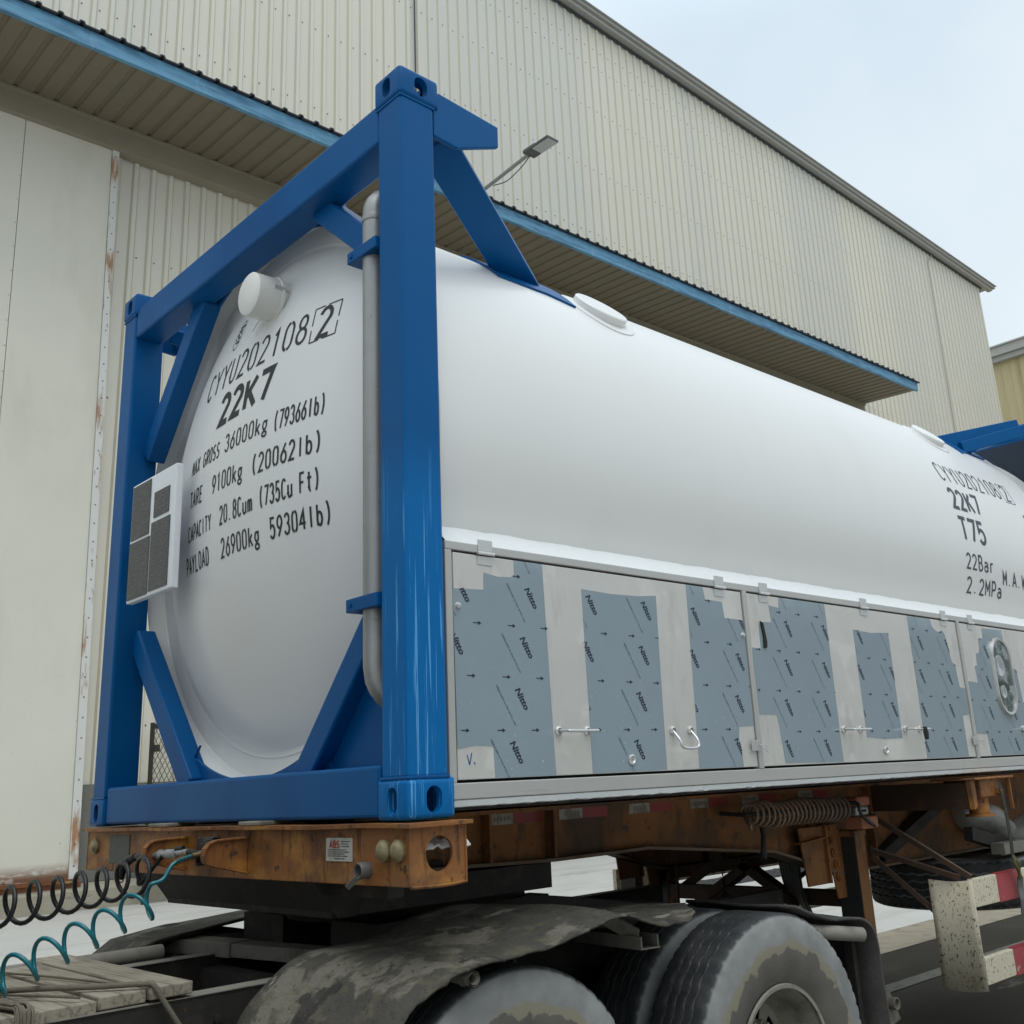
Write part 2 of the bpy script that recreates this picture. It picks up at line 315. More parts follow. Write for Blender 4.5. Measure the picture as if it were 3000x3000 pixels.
def spline(pts, per=8):
    """Catmull-Rom through pts"""
    P = [Vector(p) for p in pts]; P = [P[0]*2-P[1]]+P+[P[-1]*2-P[-2]]; o = []
    for i in range(1, len(P)-2):
        a, b, c, d = P[i-1:i+3]
        for k in range(per):
            t = k/per; o.append(.5*((2*b)+(c-a)*t+(2*a-5*b+4*c-d)*t*t+(3*b-a-3*c+d)*t**3))
    o.append(P[-2]); return o

# ------------------------------------------------------------------ stencil lettering (own stroke font, fixed pitch)
def _o(g=7):
    return [arc(.5,.70,.40,.30,90-g,0,7)+arc(.5,.30,.40,.30,0,-90+g,7), arc(.5,.70,.40,.30,90+g,180,7)+arc(.5,.30,.40,.30,180,270-g,7)]
GL = {
 '0': _o(), 'O': _o(1), '1': [[(.28,.80),(.56,1),(.56,0)]],
 '2': [arc(.5,.72,.40,.28,165,-25,10)+[(.10,0),(.92,0)]],
 '3': [arc(.48,.75,.38,.25,160,-85,10), arc(.48,.27,.42,.27,88,-160,11)],
 '4': [[(.70,0),(.70,1),(.06,.30),(.98,.30)]],
 '5': [[(.86,1),(.20,1),(.14,.53)]+arc(.47,.32,.42,.32,128,-150,12)],
 '6': [arc(.5,.30,.41,.30,0,360,18), [(.80,1),(.42,.68),(.15,.42)]],
 '7': [[(.06,1),(.94,1),(.38,0)]], '8': [arc(.5,.76,.34,.24,0,360,16), arc(.5,.27,.42,.27,0,360,18)],
 '9': [arc(.5,.70,.41,.30,0,360,18), [(.86,.58),(.62,.32),(.25,0)]],
 'C': [arc(.5,.68,.40,.32,35,180,9)+arc(.5,.32,.40,.32,180,325,9)], 'Y': [[(.04,1),(.5,.48),(.96,1)], [(.5,.45),(.5,0)]],
 'U': [[(.10,1),(.10,.32)]+arc(.5,.32,.40,.32,180,360,12)+[(.90,1)]],
 'M': [[(.06,0),(.06,1),(.5,.35),(.94,1),(.94,0)]], 'A': [[(.02,0),(.5,1),(.98,0)], [(.22,.32),(.78,.32)]],
 'X': [[(.06,0),(.94,1)], [(.06,1),(.94,0)]], 'K': [[(.12,0),(.12,1)], [(.92,1),(.17,.42)], [(.36,.56),(.94,0)]],
 'G': [arc(.5,.68,.40,.32,35,180,9)+arc(.5,.32,.40,.32,180,355,10)+[(.90,.46),(.58,.46)]],
 'R': [[(.12,0),(.12,1),(.55,1)]+arc(.55,.74,.36,.26,90,-90,9)+[(.16,.48)], [(.5,.46),(.94,0)]],
 'S': [arc(.5,.74,.37,.26,40,270,12)+arc(.5,.25,.40,.25,90,-140,12)],
 'T': [[(.04,1),(.96,1)], [(.5,.96),(.5,0)]], 'E': [[(.9,1),(.14,1),(.14,0),(.92,0)], [(.18,.52),(.78,.52)]],
 'P': [[(.14,0),(.14,1),(.55,1)]+arc(.55,.72,.36,.28,90,-90,9)+[(.18,.44)]], 'I': [[(.5,0),(.5,1)]], 'L': [[(.16,1),(.16,0),(.92,0)]],
 'D': [[(.14,0),(.14,1),(.45,1)]+arc(.45,.65,.44,.35,90,0,7)+arc(.45,.35,.44,.35,0,-90,7)+[(.14,0)]],
 'B': [[(.14,0),(.14,1),(.52,1)]+arc(.52,.76,.34,.24,90,-90,9)+[(.18,.52)], [(.5,.52)]+arc(.52,.26,.40,.26,88,-90,9)+[(.16,0)]],
 'F': [[(.9,1),(.14,1),(.14,0)], [(.18,.52),(.78,.52)]], 'W': [[(.02,1),(.26,0),(.5,.75),(.74,0),(.98,1)]],
 'k': [[(.14,0),(.14,1)], [(.82,.62),(.18,.26)], [(.38,.36),(.88,0)]],
 'g': [arc(.46,.40,.34,.24,0,360,14), arc(.46,-.10,.40,.14,0,360,14), [(.50,.17),(.30,.06)], [(.72,.58),(.92,.66)]],
 'l': [[(.5,0),(.5,1)]], 'b': [[(.16,0),(.16,1)], arc(.5,.32,.36,.32,0,360,16)], 'u': [[(.12,.64),(.12,.25)]+arc(.45,.25,.33,.25,180,330,8), [(.86,.64),(.86,0)]],
 'm': [[(.06,0),(.06,.64)], [(.06,.48)]+arc(.28,.48,.22,.16,150,0,6)+[(.50,0)], [(.50,.48)]+arc(.72,.48,.22,.16,150,0,6)+[(.94,0)]],
 't': [[(.45,.95),(.45,.2)]+arc(.65,.2,.2,.2,180,290,6), [(.12,.66),(.86,.66)]],
 'a': [arc(.48,.46,.34,.18,150,10,7)+[(.84,.40),(.84,0)], arc(.46,.19,.36,.19,0,360,14)], 'r': [[(.2,0),(.2,.64)], [(.2,.4)]+arc(.55,.40,.35,.24,170,60,6)],
 '(': [arc(1.25,.5,.85,.75,130,230,10)], ')': [arc(-.25,.5,.85,.75,50,-50,10)], '.': [[(.38,.0),(.38,.1)]], '/': [[(.1,0),(.9,1)]],
}
def stencil(mb, text, fn, u0, u1, v0, h, th, fill=.80, n=None):
    """letters laid from u0 to u1 on the surface fn(u, v) -> (point, normal)"""
    n = n or len(text); p = (u1-u0)/n; sg = 1 if p > 0 else -1; w = abs(p)*fill
    lift = .0014
    for i, ch in enumerate(text):
        for st in GL.get(ch, []):
            loc = [Vector((x*w, y*h)) for x, y in st]; dense = [loc[0]]
            for a, b in zip(loc, loc[1:]):
                k = max(1, int((b-a).length/.02))
                dense += [a.lerp(b, (j+1)/k) for j in range(k)]
            lift = .0012 if lift > .0014 else .0016
            rows = []; K = len(dense); closed = (dense[0]-dense[-1]).length < 1e-4
            for j, q in enumerate(dense):
                a = dense[j-1] if j else (dense[-2] if closed else None); b = dense[j+1] if j < K-1 else (dense[1] if closed else None)
                d1 = (q-a).normalized() if a is not None else (b-q).normalized(); d2 = (b-q).normalized() if b is not None else d1
                n1 = Vector((-d1.y, d1.x)); n2 = Vector((-d2.y, d2.x)); mm = (n1+n2)
                if mm.length < .2: mm = n1
                mm = mm.normalized(); k = min(2.0, 1/max(.3, mm.dot(n1))); row = []
                for sgn in (-1, 1):
                    e = q+mm*(sgn*th/2*k)
                    pt, nr = fn(u0+p*i+sg*(e.x+abs(p)*(1-fill)/2), v0+e.y); row.append(pt+nr*lift)
                rows.append(row)
            mb.grid(rows)
    return mb

# ================================================================== SETTING: ground
g = MB().box((-60, -40, -.3), (110, 60, 0)); struct(g.build('ground', CONC))
g = MB().box((-60, -1.3, .001), (110, 2.83, .005)); struct(g.build('asphalt_road', ASPH))  # cut short so pale concrete on the camera side bounces light at the tank
rows = []
for i in range(121):
    x = -40+i; j = .05*mnoise.noise(Vector((x*.9, 3, 0)))
    rows.append([(x, 2.80, .009), (x, 3.45+j, .009)])
struct(MB().grid(rows).build('dirt_strip', DIRTS))
rows = [[(-30+i*.5, 1.90+.012*mnoise.noise(Vector((i, 0, 0))), .010), (-30+i*.5, 2.06+.012*mnoise.noise(Vector((i, 9, 0))), .010)] for i in range(140)]
struct(MB().grid(rows).build('painted_line', LINEP))
dg = MB()
for k in range(8): dg.box((6, 7.95+.1*k, .004), (26, 7.99+.1*k, .02))
for k in range(40): dg.box((6+k*.5, 7.9, .003), (6.03+k*.5, 8.72, .024))
dg.box((6, 7.9, .001), (26, 8.72, .006))
tag(dg.build('drain_grate', GRATE), 'long dark steel drain grate set in the pale concrete', 'drain')

# ================================================================== SETTING: factory building
YW = 16.5
fac = thing('factory_building', (18, YW, 0), 'tall cream ribbed metal factory hall with blue edged canopy and sliding door', 'building')
PITCH = .366
roofz = lambda x: 25.74-.0327*(x-18.41)
def ribbed(x0, x1, y, zlo, zhi, side=-1, phase=.0, hgt=.045, wb=.15, wt=.08):
    """vertical sheet with trapezoid ribs"""
    mb = MB(); xs = []
    x = x0
    k = math.ceil((x0-phase)/PITCH)
    xs.append((x0, 0))
    while phase+k*PITCH+wb/2 < x1:
        c = phase+k*PITCH; xs += [(c-wb/2, 0), (c-wt/2, hgt), (c+wt/2, hgt), (c+wb/2, 0)]; k += 1
    xs.append((x1, 0))
    xs = [q for q in xs if x0 <= q[0] <= x1]
    mb.grid([[(q[0], y+side*q[1], zlo(q[0])) for q in xs], [(q[0], y+side*q[1], zhi(q[0])) for q in xs]])
    return mb
wall = ribbed(-14, 47.6, YW, lambda x: 2.0, lambda x: roofz(x)-.25, phase=.17)
sc = MB()
for z in (24.5-.0, 23.80, 22.12, 19.85, 17.58, 15.3, 12.2, 9.1, 6.0, 3.0):
    k = 0
    while -6+k*PITCH < 47.4:
        x = 3.95+(k-27)*PITCH; zz = z+.01*math.sin(x*3)
        if zz < roofz(x)-.5:
            wall.add([(x-.015, YW-.002, zz-.015), (x+.015, YW-.002, zz-.015), (x+.015, YW-.002, zz+.015), (x-.015, YW-.002, zz+.015), (x, YW-.03, zz)], [(0,1,4),(1,2,4),(2,3,4),(3,0,4)], GREYTRIM if False else DARKT)
        k += 1
SCREW = mat('grey_screw_head', (.16, .155, .14), .6)
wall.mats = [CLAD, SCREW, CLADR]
# first material index 0 must stay the cladding
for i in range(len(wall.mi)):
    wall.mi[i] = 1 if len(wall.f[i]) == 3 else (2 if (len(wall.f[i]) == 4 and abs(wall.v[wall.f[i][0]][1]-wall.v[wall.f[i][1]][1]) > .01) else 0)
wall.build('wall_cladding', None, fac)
b = MB().box((47.5, YW+.02, 0), (47.62, 44, 24.6)); b.build('end_wall', CLAD, fac)
b = MB().prism([(-14, roofz(-14)), (48.7, roofz(48.7)), (48.7, roofz(48.7)+.03), (-14, roofz(-14)+.03)], 'y', 16.02, 40); b.build('roof', GREYTRIM, fac)
b = MB().prism([(-14, roofz(-14)-.11), (48.66, roofz(48.66)-.11), (48.66, roofz(48.66)-.002), (-14, roofz(-14)-.002)], 'y', 16.1, 16.42)
b.prism([(-14, roofz(-14)-.24), (48.5, roofz(48.5)-.24), (48.5, roofz(48.5)-.115), (-14, roofz(-14)-.115)], 'y', 16.2, 16.43); b.build('gutter', GREYTRIM, fac)
b = MB().prism([(-14, roofz(-14)-.33), (47.7, roofz(47.7)-.33), (47.7, roofz(47.7)-.245), (-14, roofz(-14)-.245)], 'y', 16.40, 16.452); b.build('eaves_closer', DARKT, fac)
for xx, z0, z1, nm in ((12.45, 14.9, roofz(12.45)-.3, 'conduit'), (42.0, .5, roofz(42)-.9, 'conduit')):
    t = MB().tube([(xx-(.25 if xx > 20 else 0), YW-.07, z0), (xx, YW-.07, z1-.3), (xx, YW-.07, z1)]+([(xx+.5, YW-.1, z1+.55)] if xx > 20 else []), .022, 8); t.build(nm, DARKT if xx < 20 else GREYTRIM, fac)
b = MB().box((-14, YW-.06, .42), (47.5, YW+.05, 2.0)); b.build('plinth', PLINTH, fac)
rows = [[(x, 16.16+.02*mnoise.noise(Vector((x, 0, 0))), 0), (x, 16.16+.02*mnoise.noise(Vector((x, 0, 1))), .30+.02*mnoise.noise(Vector((x*1.3, 2, 0)))), (x, 16.26, .36), (x, YW+.02, .43)] for x in [-14+.25*i for i in range(249)]]
MB().grid(rows).build('doorstep_kerb', KERB, fac, smooth=30)
# header beam under the canopy
cz = lambda x: .0108*(x-2.0)            # the canopy climbs a little to the right
hb = MB()
hb.prism([(-14, 14.26+cz(-14)), (33.58, 14.26+cz(33.58)), (33.58, 14.70+cz(33.58)), (-14, 14.70+cz(-14))], 'y', 16.15, 16.46)
hb.prism([(-14, 14.70+cz(-14)), (33.58, 14.70+cz(33.58)), (33.58, 14.745+cz(33.58)), (-14, 14.745+cz(-14))], 'y', 16.08, 16.46)
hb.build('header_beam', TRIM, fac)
# canopy with its soffit, fascia and roof sheet
can = MB()
for x in (-13.9, 33.5): can.prism([(13.97, 14.66+cz(x)), (16.45, 14.78+cz(x)), (16.45, 15.0+cz(x)), (13.97, 14.9+cz(x))], 'x', x, x+.08)
can = can.build('canopy', FASC, fac)
rows = [[], []]; k = 0; x = -13.9
pts = [(-13.9, 0)]
k = math.ceil((-13.9-2.05)/PITCH)
while 2.05+k*PITCH < 33.4:
    c = 2.05+k*PITCH; pts += [(c-.055, 0), (c-.03, .035), (c+.03, .035), (c+.055, 0)]; k += 1
pts.append((33.5, 0)); pts = [q for q in pts if -13.9 <= q[0] <= 33.5]
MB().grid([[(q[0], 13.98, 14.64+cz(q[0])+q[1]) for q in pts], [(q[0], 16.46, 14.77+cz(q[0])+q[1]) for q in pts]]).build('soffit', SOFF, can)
fa = MB(); fa.prism([(-14, 14.62+cz(-14)), (33.6, 14.62+cz(33.6)), (33.6, 14.93+cz(33.6)), (-14, 14.93+cz(-14))], 'y', 13.94, 13.97)
fa.prism([(-14, 14.612+cz(-14)), (33.6, 14.612+cz(33.6)), (33.6, 14.627+cz(33.6)), (-14, 14.627+cz(-14))], 'y', 13.942, 14.03); fa.build('fascia', FASC, can)
pts = [(-14., 0)]; k = math.ceil((-14-2.82)/PITCH)
while 2.82+k*PITCH < 33.5:
    c = 2.82+k*PITCH; pts += [(c-.055, 0), (c-.03, .055), (c+.03, .055), (c+.055, 0)]; k += 1
pts.append((33.68, 0)); pts = [q for q in pts if -14 <= q[0] <= 33.68]
MB().grid([[(q[0], 13.86+.006*mnoise.noise(Vector((q[0]*2, 0, 0))), 14.945+cz(q[0])+q[1]) for q in pts], [(q[0], 16.5, 15.12+cz(q[0])+q[1]) for q in pts]]).build('roof_sheet', ROOFS, can, solid=.03)
# sliding door (leans a little with the frame)
skx = lambda z: .19*(14.4-z)/14.4
dr = MB(); zs = (.50, 14.35)
prev = -14
for xs in (-8.5, -4.7, -.8, 3.08, 4.72):
    a, b_ = prev+.006, xs-.006
    dr.add([(a+skx(zs[0]), 16.30, zs[0]), (b_+skx(zs[0]), 16.30, zs[0]), (b_+skx(zs[1]), 16.30, zs[1]), (a+skx(zs[1]), 16.30, zs[1]),
            (a+skx(zs[0]), 16.36, zs[0]), (b_+skx(zs[0]), 16.36, zs[0]), (b_+skx(zs[1]), 16.36, zs[1]), (a+skx(zs[1]), 16.36, zs[1])],
           [(0,1,2,3),(4,7,6,5),(0,4,5,1),(1,5,6,2),(2,6,7,3),(3,7,4,0)])
    prev = xs
for k in range(28):      # rivets along the seams
    z = .8+k*.49
    for xs in (3.05, -.83):
        x = xs+skx(z); dr.add([(x-.02, 16.299, z-.02), (x+.02, 16.299, z-.02), (x+.02, 16.299, z+.02), (x-.02, 16.299, z+.02), (x, 16.28, z)], [(0,1,4),(1,2,4),(2,3,4),(3,0,4)])
door = dr.build('sliding_door', DOORM, fac)
tr = MB(); tr.add([(4.72+skx(.5), 16.27, .5), (4.86+skx(.5), 16.27, .5), (4.85+skx(14.35), 16.27, 14.35), (4.72+skx(14.35), 16.27, 14.35),
                   (4.72+skx(.5), 16.37, .5), (4.86+skx(.5), 16.37, .5), (4.85+skx(14.35), 16.37, 14.35), (4.72+skx(14.35), 16.37, 14.35)],
                  [(0,1,2,3),(4,7,6,5),(0,4,5,1),(1,5,6,2),(2,6,7,3),(3,7,4,0)])
for k in range(40):
    z = .7+k*.345; x = 4.79+skx(z)
    tr.add([(x-.013, 16.269, z-.013), (x+.013, 16.269, z-.013), (x+.013, 16.269, z+.013), (x-.013, 16.269, z+.013), (x, 16.255, z)], [(0,1,4),(1,2,4),(2,3,4),(3,0,4)], DARKT)
tr.mats = [DTRIM, SCREW]
for i in range(len(tr.mi)): tr.mi[i] = 1 if len(tr.f[i]) == 3 else 0
tr.build('edge_strip', None, door)
b = MB().box((-14, 16.2, .44), (5.05, 16.44, .50)); b.box((-14, 16.25, .36), (5.1, 16.29, .445)); b.build('door_rail', mat('rusted_rail', RUST, .8, var=.3, vs=6, layers=[((.34, .26, .12), (2, 6, 9), .55, .66, .8)]), door)

# mesh cage panel standing by the wall, seen through the frame
cg = thing('mesh_cage', (7.0, 15.9, .3), 'dark framed wire mesh cage panel standing before the cream wall', 'cage')
b = MB()
for x in (6.0, 8.0): b.box((x, 15.88, 0), (x+.06, 15.94, 3.0))
for z in (.3, 2.9): b.box((6.06, 15.88, z), (8.0, 15.94, z+.08))
b.box((6.06, 15.86, 2.5), (6.16, 15.88, 2.62)); b.build('frame', GRIME, cg)
b = MB(); dxs, sl = .09, 1.9
for sgn in (-1, 1):
    for k in range(-40, 70):
        x0 = 6.06+k*dxs; p = [(x0, .38), (x0+sgn*2.52/sl, 2.9)]
        (xa, za), (xb, zb) = p
        def clip(t): return xa+(xb-xa)*t, za+(zb-za)*t
        ts = sorted([0, 1, (6.06-xa)/(xb-xa), (8.0-xa)/(xb-xa)]); lo, hi = max(0, min(ts[1], 1)), min(1, max(ts[2], 0))
        t0, t1 = sorted(((6.06-xa)/(xb-xa), (8.0-xa)/(xb-xa))); lo, hi = max(0, t0), min(1, t1)
        if hi-lo < .02: continue
        a, e = clip(lo), clip(hi); b.bar((a[0], 15.91+.004*sgn, a[1]), (e[0], 15.91+.004*sgn, e[1]), .011, .006, (0, 1, 0))
b.build('wire_mesh', mat('dusty_wire', (.10, .092, .075), .7, var=.2), cg)

# street style lamp on the canopy edge
lp = thing('wall_lamp', (12.2, 13.6, 14.9), 'grey floodlight on a slanting arm above the blue canopy edge', 'lamp')
MB().tube([(12.2, 14.3, 15.0), (12.2, 13.55, 14.96), (12.2, 12.0, 15.09)], .045, 10).build('arm', GALV, lp, smooth=40)
MB().tube(spline([(12.2, 13.2, 14.9), (12.25, 12.8, 14.84), (12.24, 12.3, 14.93), (12.2, 11.95, 15.03)]), .012, 6).build('cable', RUBBER, lp)
b = MB().box((12.03, 11.2, 15.05), (12.37, 12.0, 15.11)); b.box((12.1, 11.7, 15.11), (12.3, 12.08, 15.2)); hd = b.build('lamp_head', LAMPG, lp, bevel=.015)
MB().box((12.06, 11.22, 15.035), (12.34, 11.72, 15.055)).build('lens', LENS, hd)

# second factory behind, right
sf = thing('second_factory', (60, 15, 0), 'yellow stained metal clad factory behind the cream hall', 'building')
mb = MB(); pts = [(-8., 0)]; k = 0
while -8+k*.55 < 34: c = -8+k*.55+.3; pts += [(c-.05, 0), (c-.03, .05), (c+.03, .05), (c+.05, 0)]; k += 1
mb.grid([[(60-q[1], q[0], 0) for q in pts], [(60-q[1], q[0], 25.1) for q in pts]])
mb.build('wall_cladding', YEL, sf)
b = MB().box((59.6, -8, 25.0), (60.0, 34, 25.32)); b.box((59.4, -8, 25.33), (60.0, 34, 25.85)); b.box((59.3, -8, 25.86), (62, 34, 25.95)); b.build('gutter', GREYTRIM, sf)
MB().box((60.1, -8, 0), (80, 34, 25.8)).build('hall_body', YEL, sf)

# unseen warehouse across the yard, behind the viewer: added for low reflections and shade
ow = thing('opposite_warehouse', (5, -19, 0), 'long grey warehouse across the yard unseen behind the viewer', 'building')
MB().box((-45, -34, 0), (70, -19, 7.4)).build('wall', mat('grey_render', (.26, .255, .24), .8, var=.15, vs=.3), ow)
MB().box((-45.5, -34.5, 7.401), (70.5, -18.4, 7.7)).build('roof', DARKT, ow)
# ================================================================== TANK CONTAINER
Z0 = 1.53; YC, ZC, RT = 1.219, 2.845, 1.18
tk = thing('tank_container', (3.03, YC, Z0), 'white tank container in a blue steel frame loaded on the orange trailer', 'tank container')
# shell
sh = MB().lathe([(.42, 1.18), (.57, 1.18), (5.38, 1.18), (5.39, 1.18), (5.41, 1.179), (5.46, 1.172), (5.52, 1.15)], (0, YC, ZC), (1, 0, 0), 160)
shell = sh.build('tank_shell', WHITE, tk, smooth=30)
MB().lathe([(.262, 1.060), (.262, 1.171), (.182, 1.1715), (.178, 1.1735), (.178, 1.178), (.181, 1.18), (.42, 1.18)], (0, YC, ZC), (1, 0, 0), 160).build('support_ring', WHITE, shell, smooth=30)
DP = [(0, .03), (.08, .0312), (.15, .034), (.22, .039), (.3, .046), (.4, .0595), (.5, .075), (.6, .0965), (.7, .12), (.78, .1415), (.85, .165), (.9, .1825), (.95, .202), (1.0, .224), (1.04, .244), (1.06, .256), (1.074, .266)]
def dxr(r):
    for (a, b), (c, d) in zip(DP, DP[1:]):
        if r <= c: return b+(d-b)*(r-a)/(c-a)
    return DP[-1][1]
MB().lathe([(b, max(a, .0005)) for a, b in DP[::-1]], (0, YC, ZC), (1, 0, 0), 160).build('front_head', WHITE, tk, smooth=40)
MB().lathe([(.2625, 1.083), (.257, 1.079), (.2585, 1.071), (.256, 1.060)], (0, YC, ZC), (1, 0, 0), 120).lathe([(.2625, 1.166), (.257, 1.168), (.254, 1.172)], (0, YC, ZC), (1, 0, 0), 120).build('weld_bead', WHITE, shell, smooth=60)
MB().lathe([(6.04-b, max(a, .0005)) for a, b in DP], (0, YC, ZC), (1, 0, 0), 96).lathe([(5.52, 1.15), (5.87, 1.15), (5.872, 1.13), (5.77, 1.07)], (0, YC, ZC), (1, 0, 0), 96).build('rear_head', WHITE, tk, smooth=40)
# lettering on the front head
def fdish(u, v):
    r = math.hypot(u-YC, v-ZC); x = dxr(r); e = .01; g = (dxr(r+e)-dxr(max(0, r-e)))/(2*e if r > e else e+r)
    n = Vector((-1, g*(u-YC)/max(r, 1e-4), g*(v-ZC)/max(r, 1e-4))).normalized()
    return Vector((x, u, v)), n
t = MB(); stencil(t, 'CYYU202108', fdish, 1.685, .795, 3.352, .128, .0135, .76)
stencil(t, '2', fdish, .752, .655, 3.343, .130, .018, .76)
for a, b_ in (((.777, 3.330), (.777, 3.486)), ((.630, 3.330), (.630, 3.486)), ((.777, 3.330), (.630, 3.330)), ((.777, 3.486), (.630, 3.486))):
    rows = []
    for k in range(9):
        u, v = a[0]+(b_[0]-a[0])*k/8, a[1]+(b_[1]-a[1])*k/8; row = []
        for s2 in (-.003, .003):
            q, nr = fdish(u+(s2 if a[0] == b_[0] else 0), v+(0 if a[0] == b_[0] else s2)); row.append(q+nr*.0012)
        rows.append(row)
    t.grid(rows[:4]); t.grid(rows[4:])
t.build('lettering', INK, tk)
stencil(MB(), '22K7', fdish, 1.440, .970, 3.163, .130, .029, .80).build('lettering', INK, tk)
for txt, a, b_, v, h, w in (('MAX GROSS', 1.712, 1.368, 3.006, .066, .0088), ('36000kg', 1.325, .970, 3.010, .074, .0092), ('(79366lb)', .938, .628, 2.998, .076, .0092),
                         ('TARE', 1.704, 1.528, 2.852, .070, .0090), ('9100kg', 1.425, 1.138, 2.852, .076, .0096), ('(20062lb)', 1.080, .636, 2.850, .076, .0104),
                         ('CAPACITY', 1.710, 1.420, 2.702, .066, .0088), ('20.8Cum', 1.340, 1.062, 2.702, .074, .0092), ('(735Cu', 1.020, .800, 2.704, .076, .0096), ('Ft)', .768, .648, 2.706, .076, .0096),
                         ('PAYLOAD', 1.750, 1.450, 2.562, .072, .0088), ('26900kg', 1.335, 1.015, 2.562, .076, .0096), ('59304lb)', .955, .596, 2.566, .078, .0100)):
    stencil(MB(), txt, fdish, a, b_, v, h, w, .74).build('lettering', INK, tk)
# oval approval sticker under the cap
t = MB(); rows = []
for k in range(41):
    a = 2*pi*k/40; row = []
    for rr in (1.0, .93):
        q, nr = fdish(1.438+(.040*math.cos(a)*rr)-.012*math.sin(a)*rr, 3.615+.075*math.sin(a)*rr); row.append(q+nr*.0012)
    rows.append(row)
t.grid(rows)
for i in range(5):
    for j in range(4):
        if (i*7+j*3) % 5 == 0: continue
        q, nr = fdish(1.462-.013*j-.004*i, 3.575+.02*i)
        t.add([q+nr*.0012+Vector((0, a, b_)) for a, b_ in ((-.005, -.006), (.005, -.006), (.005, .007), (-.005, .007))], [(0,1,2,3)])
t.build('approval_sticker', INK, tk)
# lettering on the side of the shell
def fcyl(u, v):
    a = v/RT; n = Vector((0, -math.cos(a), math.sin(a))); return Vector((u, YC, ZC))+n*RT, n
rad = lambda d: R(d)*RT
t = MB()
stencil(t, 'CYYU202108', fcyl, 4.015, 4.875, rad(20.0), rad(6.4), .012, .78)
stencil(t, '2', fcyl, 4.925, 5.015, rad(20.1), rad(6.1), .013, .78)
for a, b_ in (((4.905, 19.2), (4.905, 26.6)), ((5.045, 19.2), (5.045, 26.6)), ((4.905, 19.2), (5.045, 19.2)), ((4.905, 26.6), (5.045, 26.6))):
    rows = []
    for k in range(7):
        u, v = a[0]+(b_[0]-a[0])*k/6, rad(a[1]+(b_[1]-a[1])*k/6); row = []
        for s2 in (-.0025, .0025):
            q, nr = fcyl(u+(s2 if a[0] == b_[0] else 0), v+(0 if a[0] == b_[0] else s2)); row.append(q+nr*.0012)
        rows.append(row)
    t.grid(rows)
GSP = mat('grey_stencil_paint', (.045, .06, .075), .5, var=.1)
t.build('lettering', GSP, tk)
stencil(MB(), '22K7', fcyl, 4.005, 4.41, rad(10.7), rad(6.1), .024, .80).build('lettering', GSP, tk)
stencil(MB(), 'T75', fcyl, 4.005, 4.35, rad(1.1), rad(6.4), .024, .80).build('lettering', GSP, tk)
stencil(MB(), '22Bar', fcyl, 4.02, 4.40, rad(-7.2), rad(4.2), .0125, .76).build('lettering', GSP, tk)
stencil(MB(), '2.2MPa', fcyl, 4.02, 4.50, rad(-14.1), rad(4.3), .0125, .76).build('lettering', GSP, tk)
stencil(MB(), 'M.A.W.P', fcyl, 4.50, 4.98, rad(-10.0), rad(4.1), .0125, .76).build('lettering', GSP, tk)
stencil(MB(), 'T', fcyl, 5.05, 5.17, rad(9.0), rad(6.0), .022, .80).build('lettering', GSP, tk)
# manhole stubs near the shoulder of the shell
def stub(name, x, ang, r, hh, rr):
    a = R(ang); ax = Vector((0, -math.sin(a), math.cos(a))); o = Vector((x, YC, ZC))+ax*(RT-.03)
    b = MB().lathe([(0, r), (.03+hh, r), (.035+hh, r-.006), (.036+hh, .001)], o, ax, 48)
    rows = []
    for rr_, lf in ((rr+.004, -.004), (rr, .005), (rr-.012, .0065), (r-.01, .005)):
        row = []
        for k in range(49):
            th_ = 2*pi*k/48; p_, n_ = fcyl(x+rr_*math.cos(th_), (pi/2-a)*RT+rr_*math.sin(th_)); row.append(p_+n_*lf)
        rows.append(row)
    b.grid(rows)
    b.build(name, WHITE, shell, smooth=35)
stub('manhole_stub', 1.385, 45, .135, .030, .19); stub('manhole_stub', 4.50, 45, .12, .026, .17)
# protruding capped fitting on the head
b = MB().lathe([(.015, .001), (.015, .086), (.021, .094), (.122, .096), (.125, .102), (.137, .102), (.139, .09), (.19, .09)], (0, 1.115, 3.655), (1, 0, 0), 48)
cap = b.build('relief_cap', CAPW, tk, smooth=40)
MB().box((.085, 1.012, 3.665), (.150, 1.022, 3.678)).build('clasp', HARD, cap)
MB().tube([(.11, 1.19, 3.59), (.105, 1.215, 3.57), (.10, 1.235, 3.55)], .005, 6).build('tether', HARD, cap)
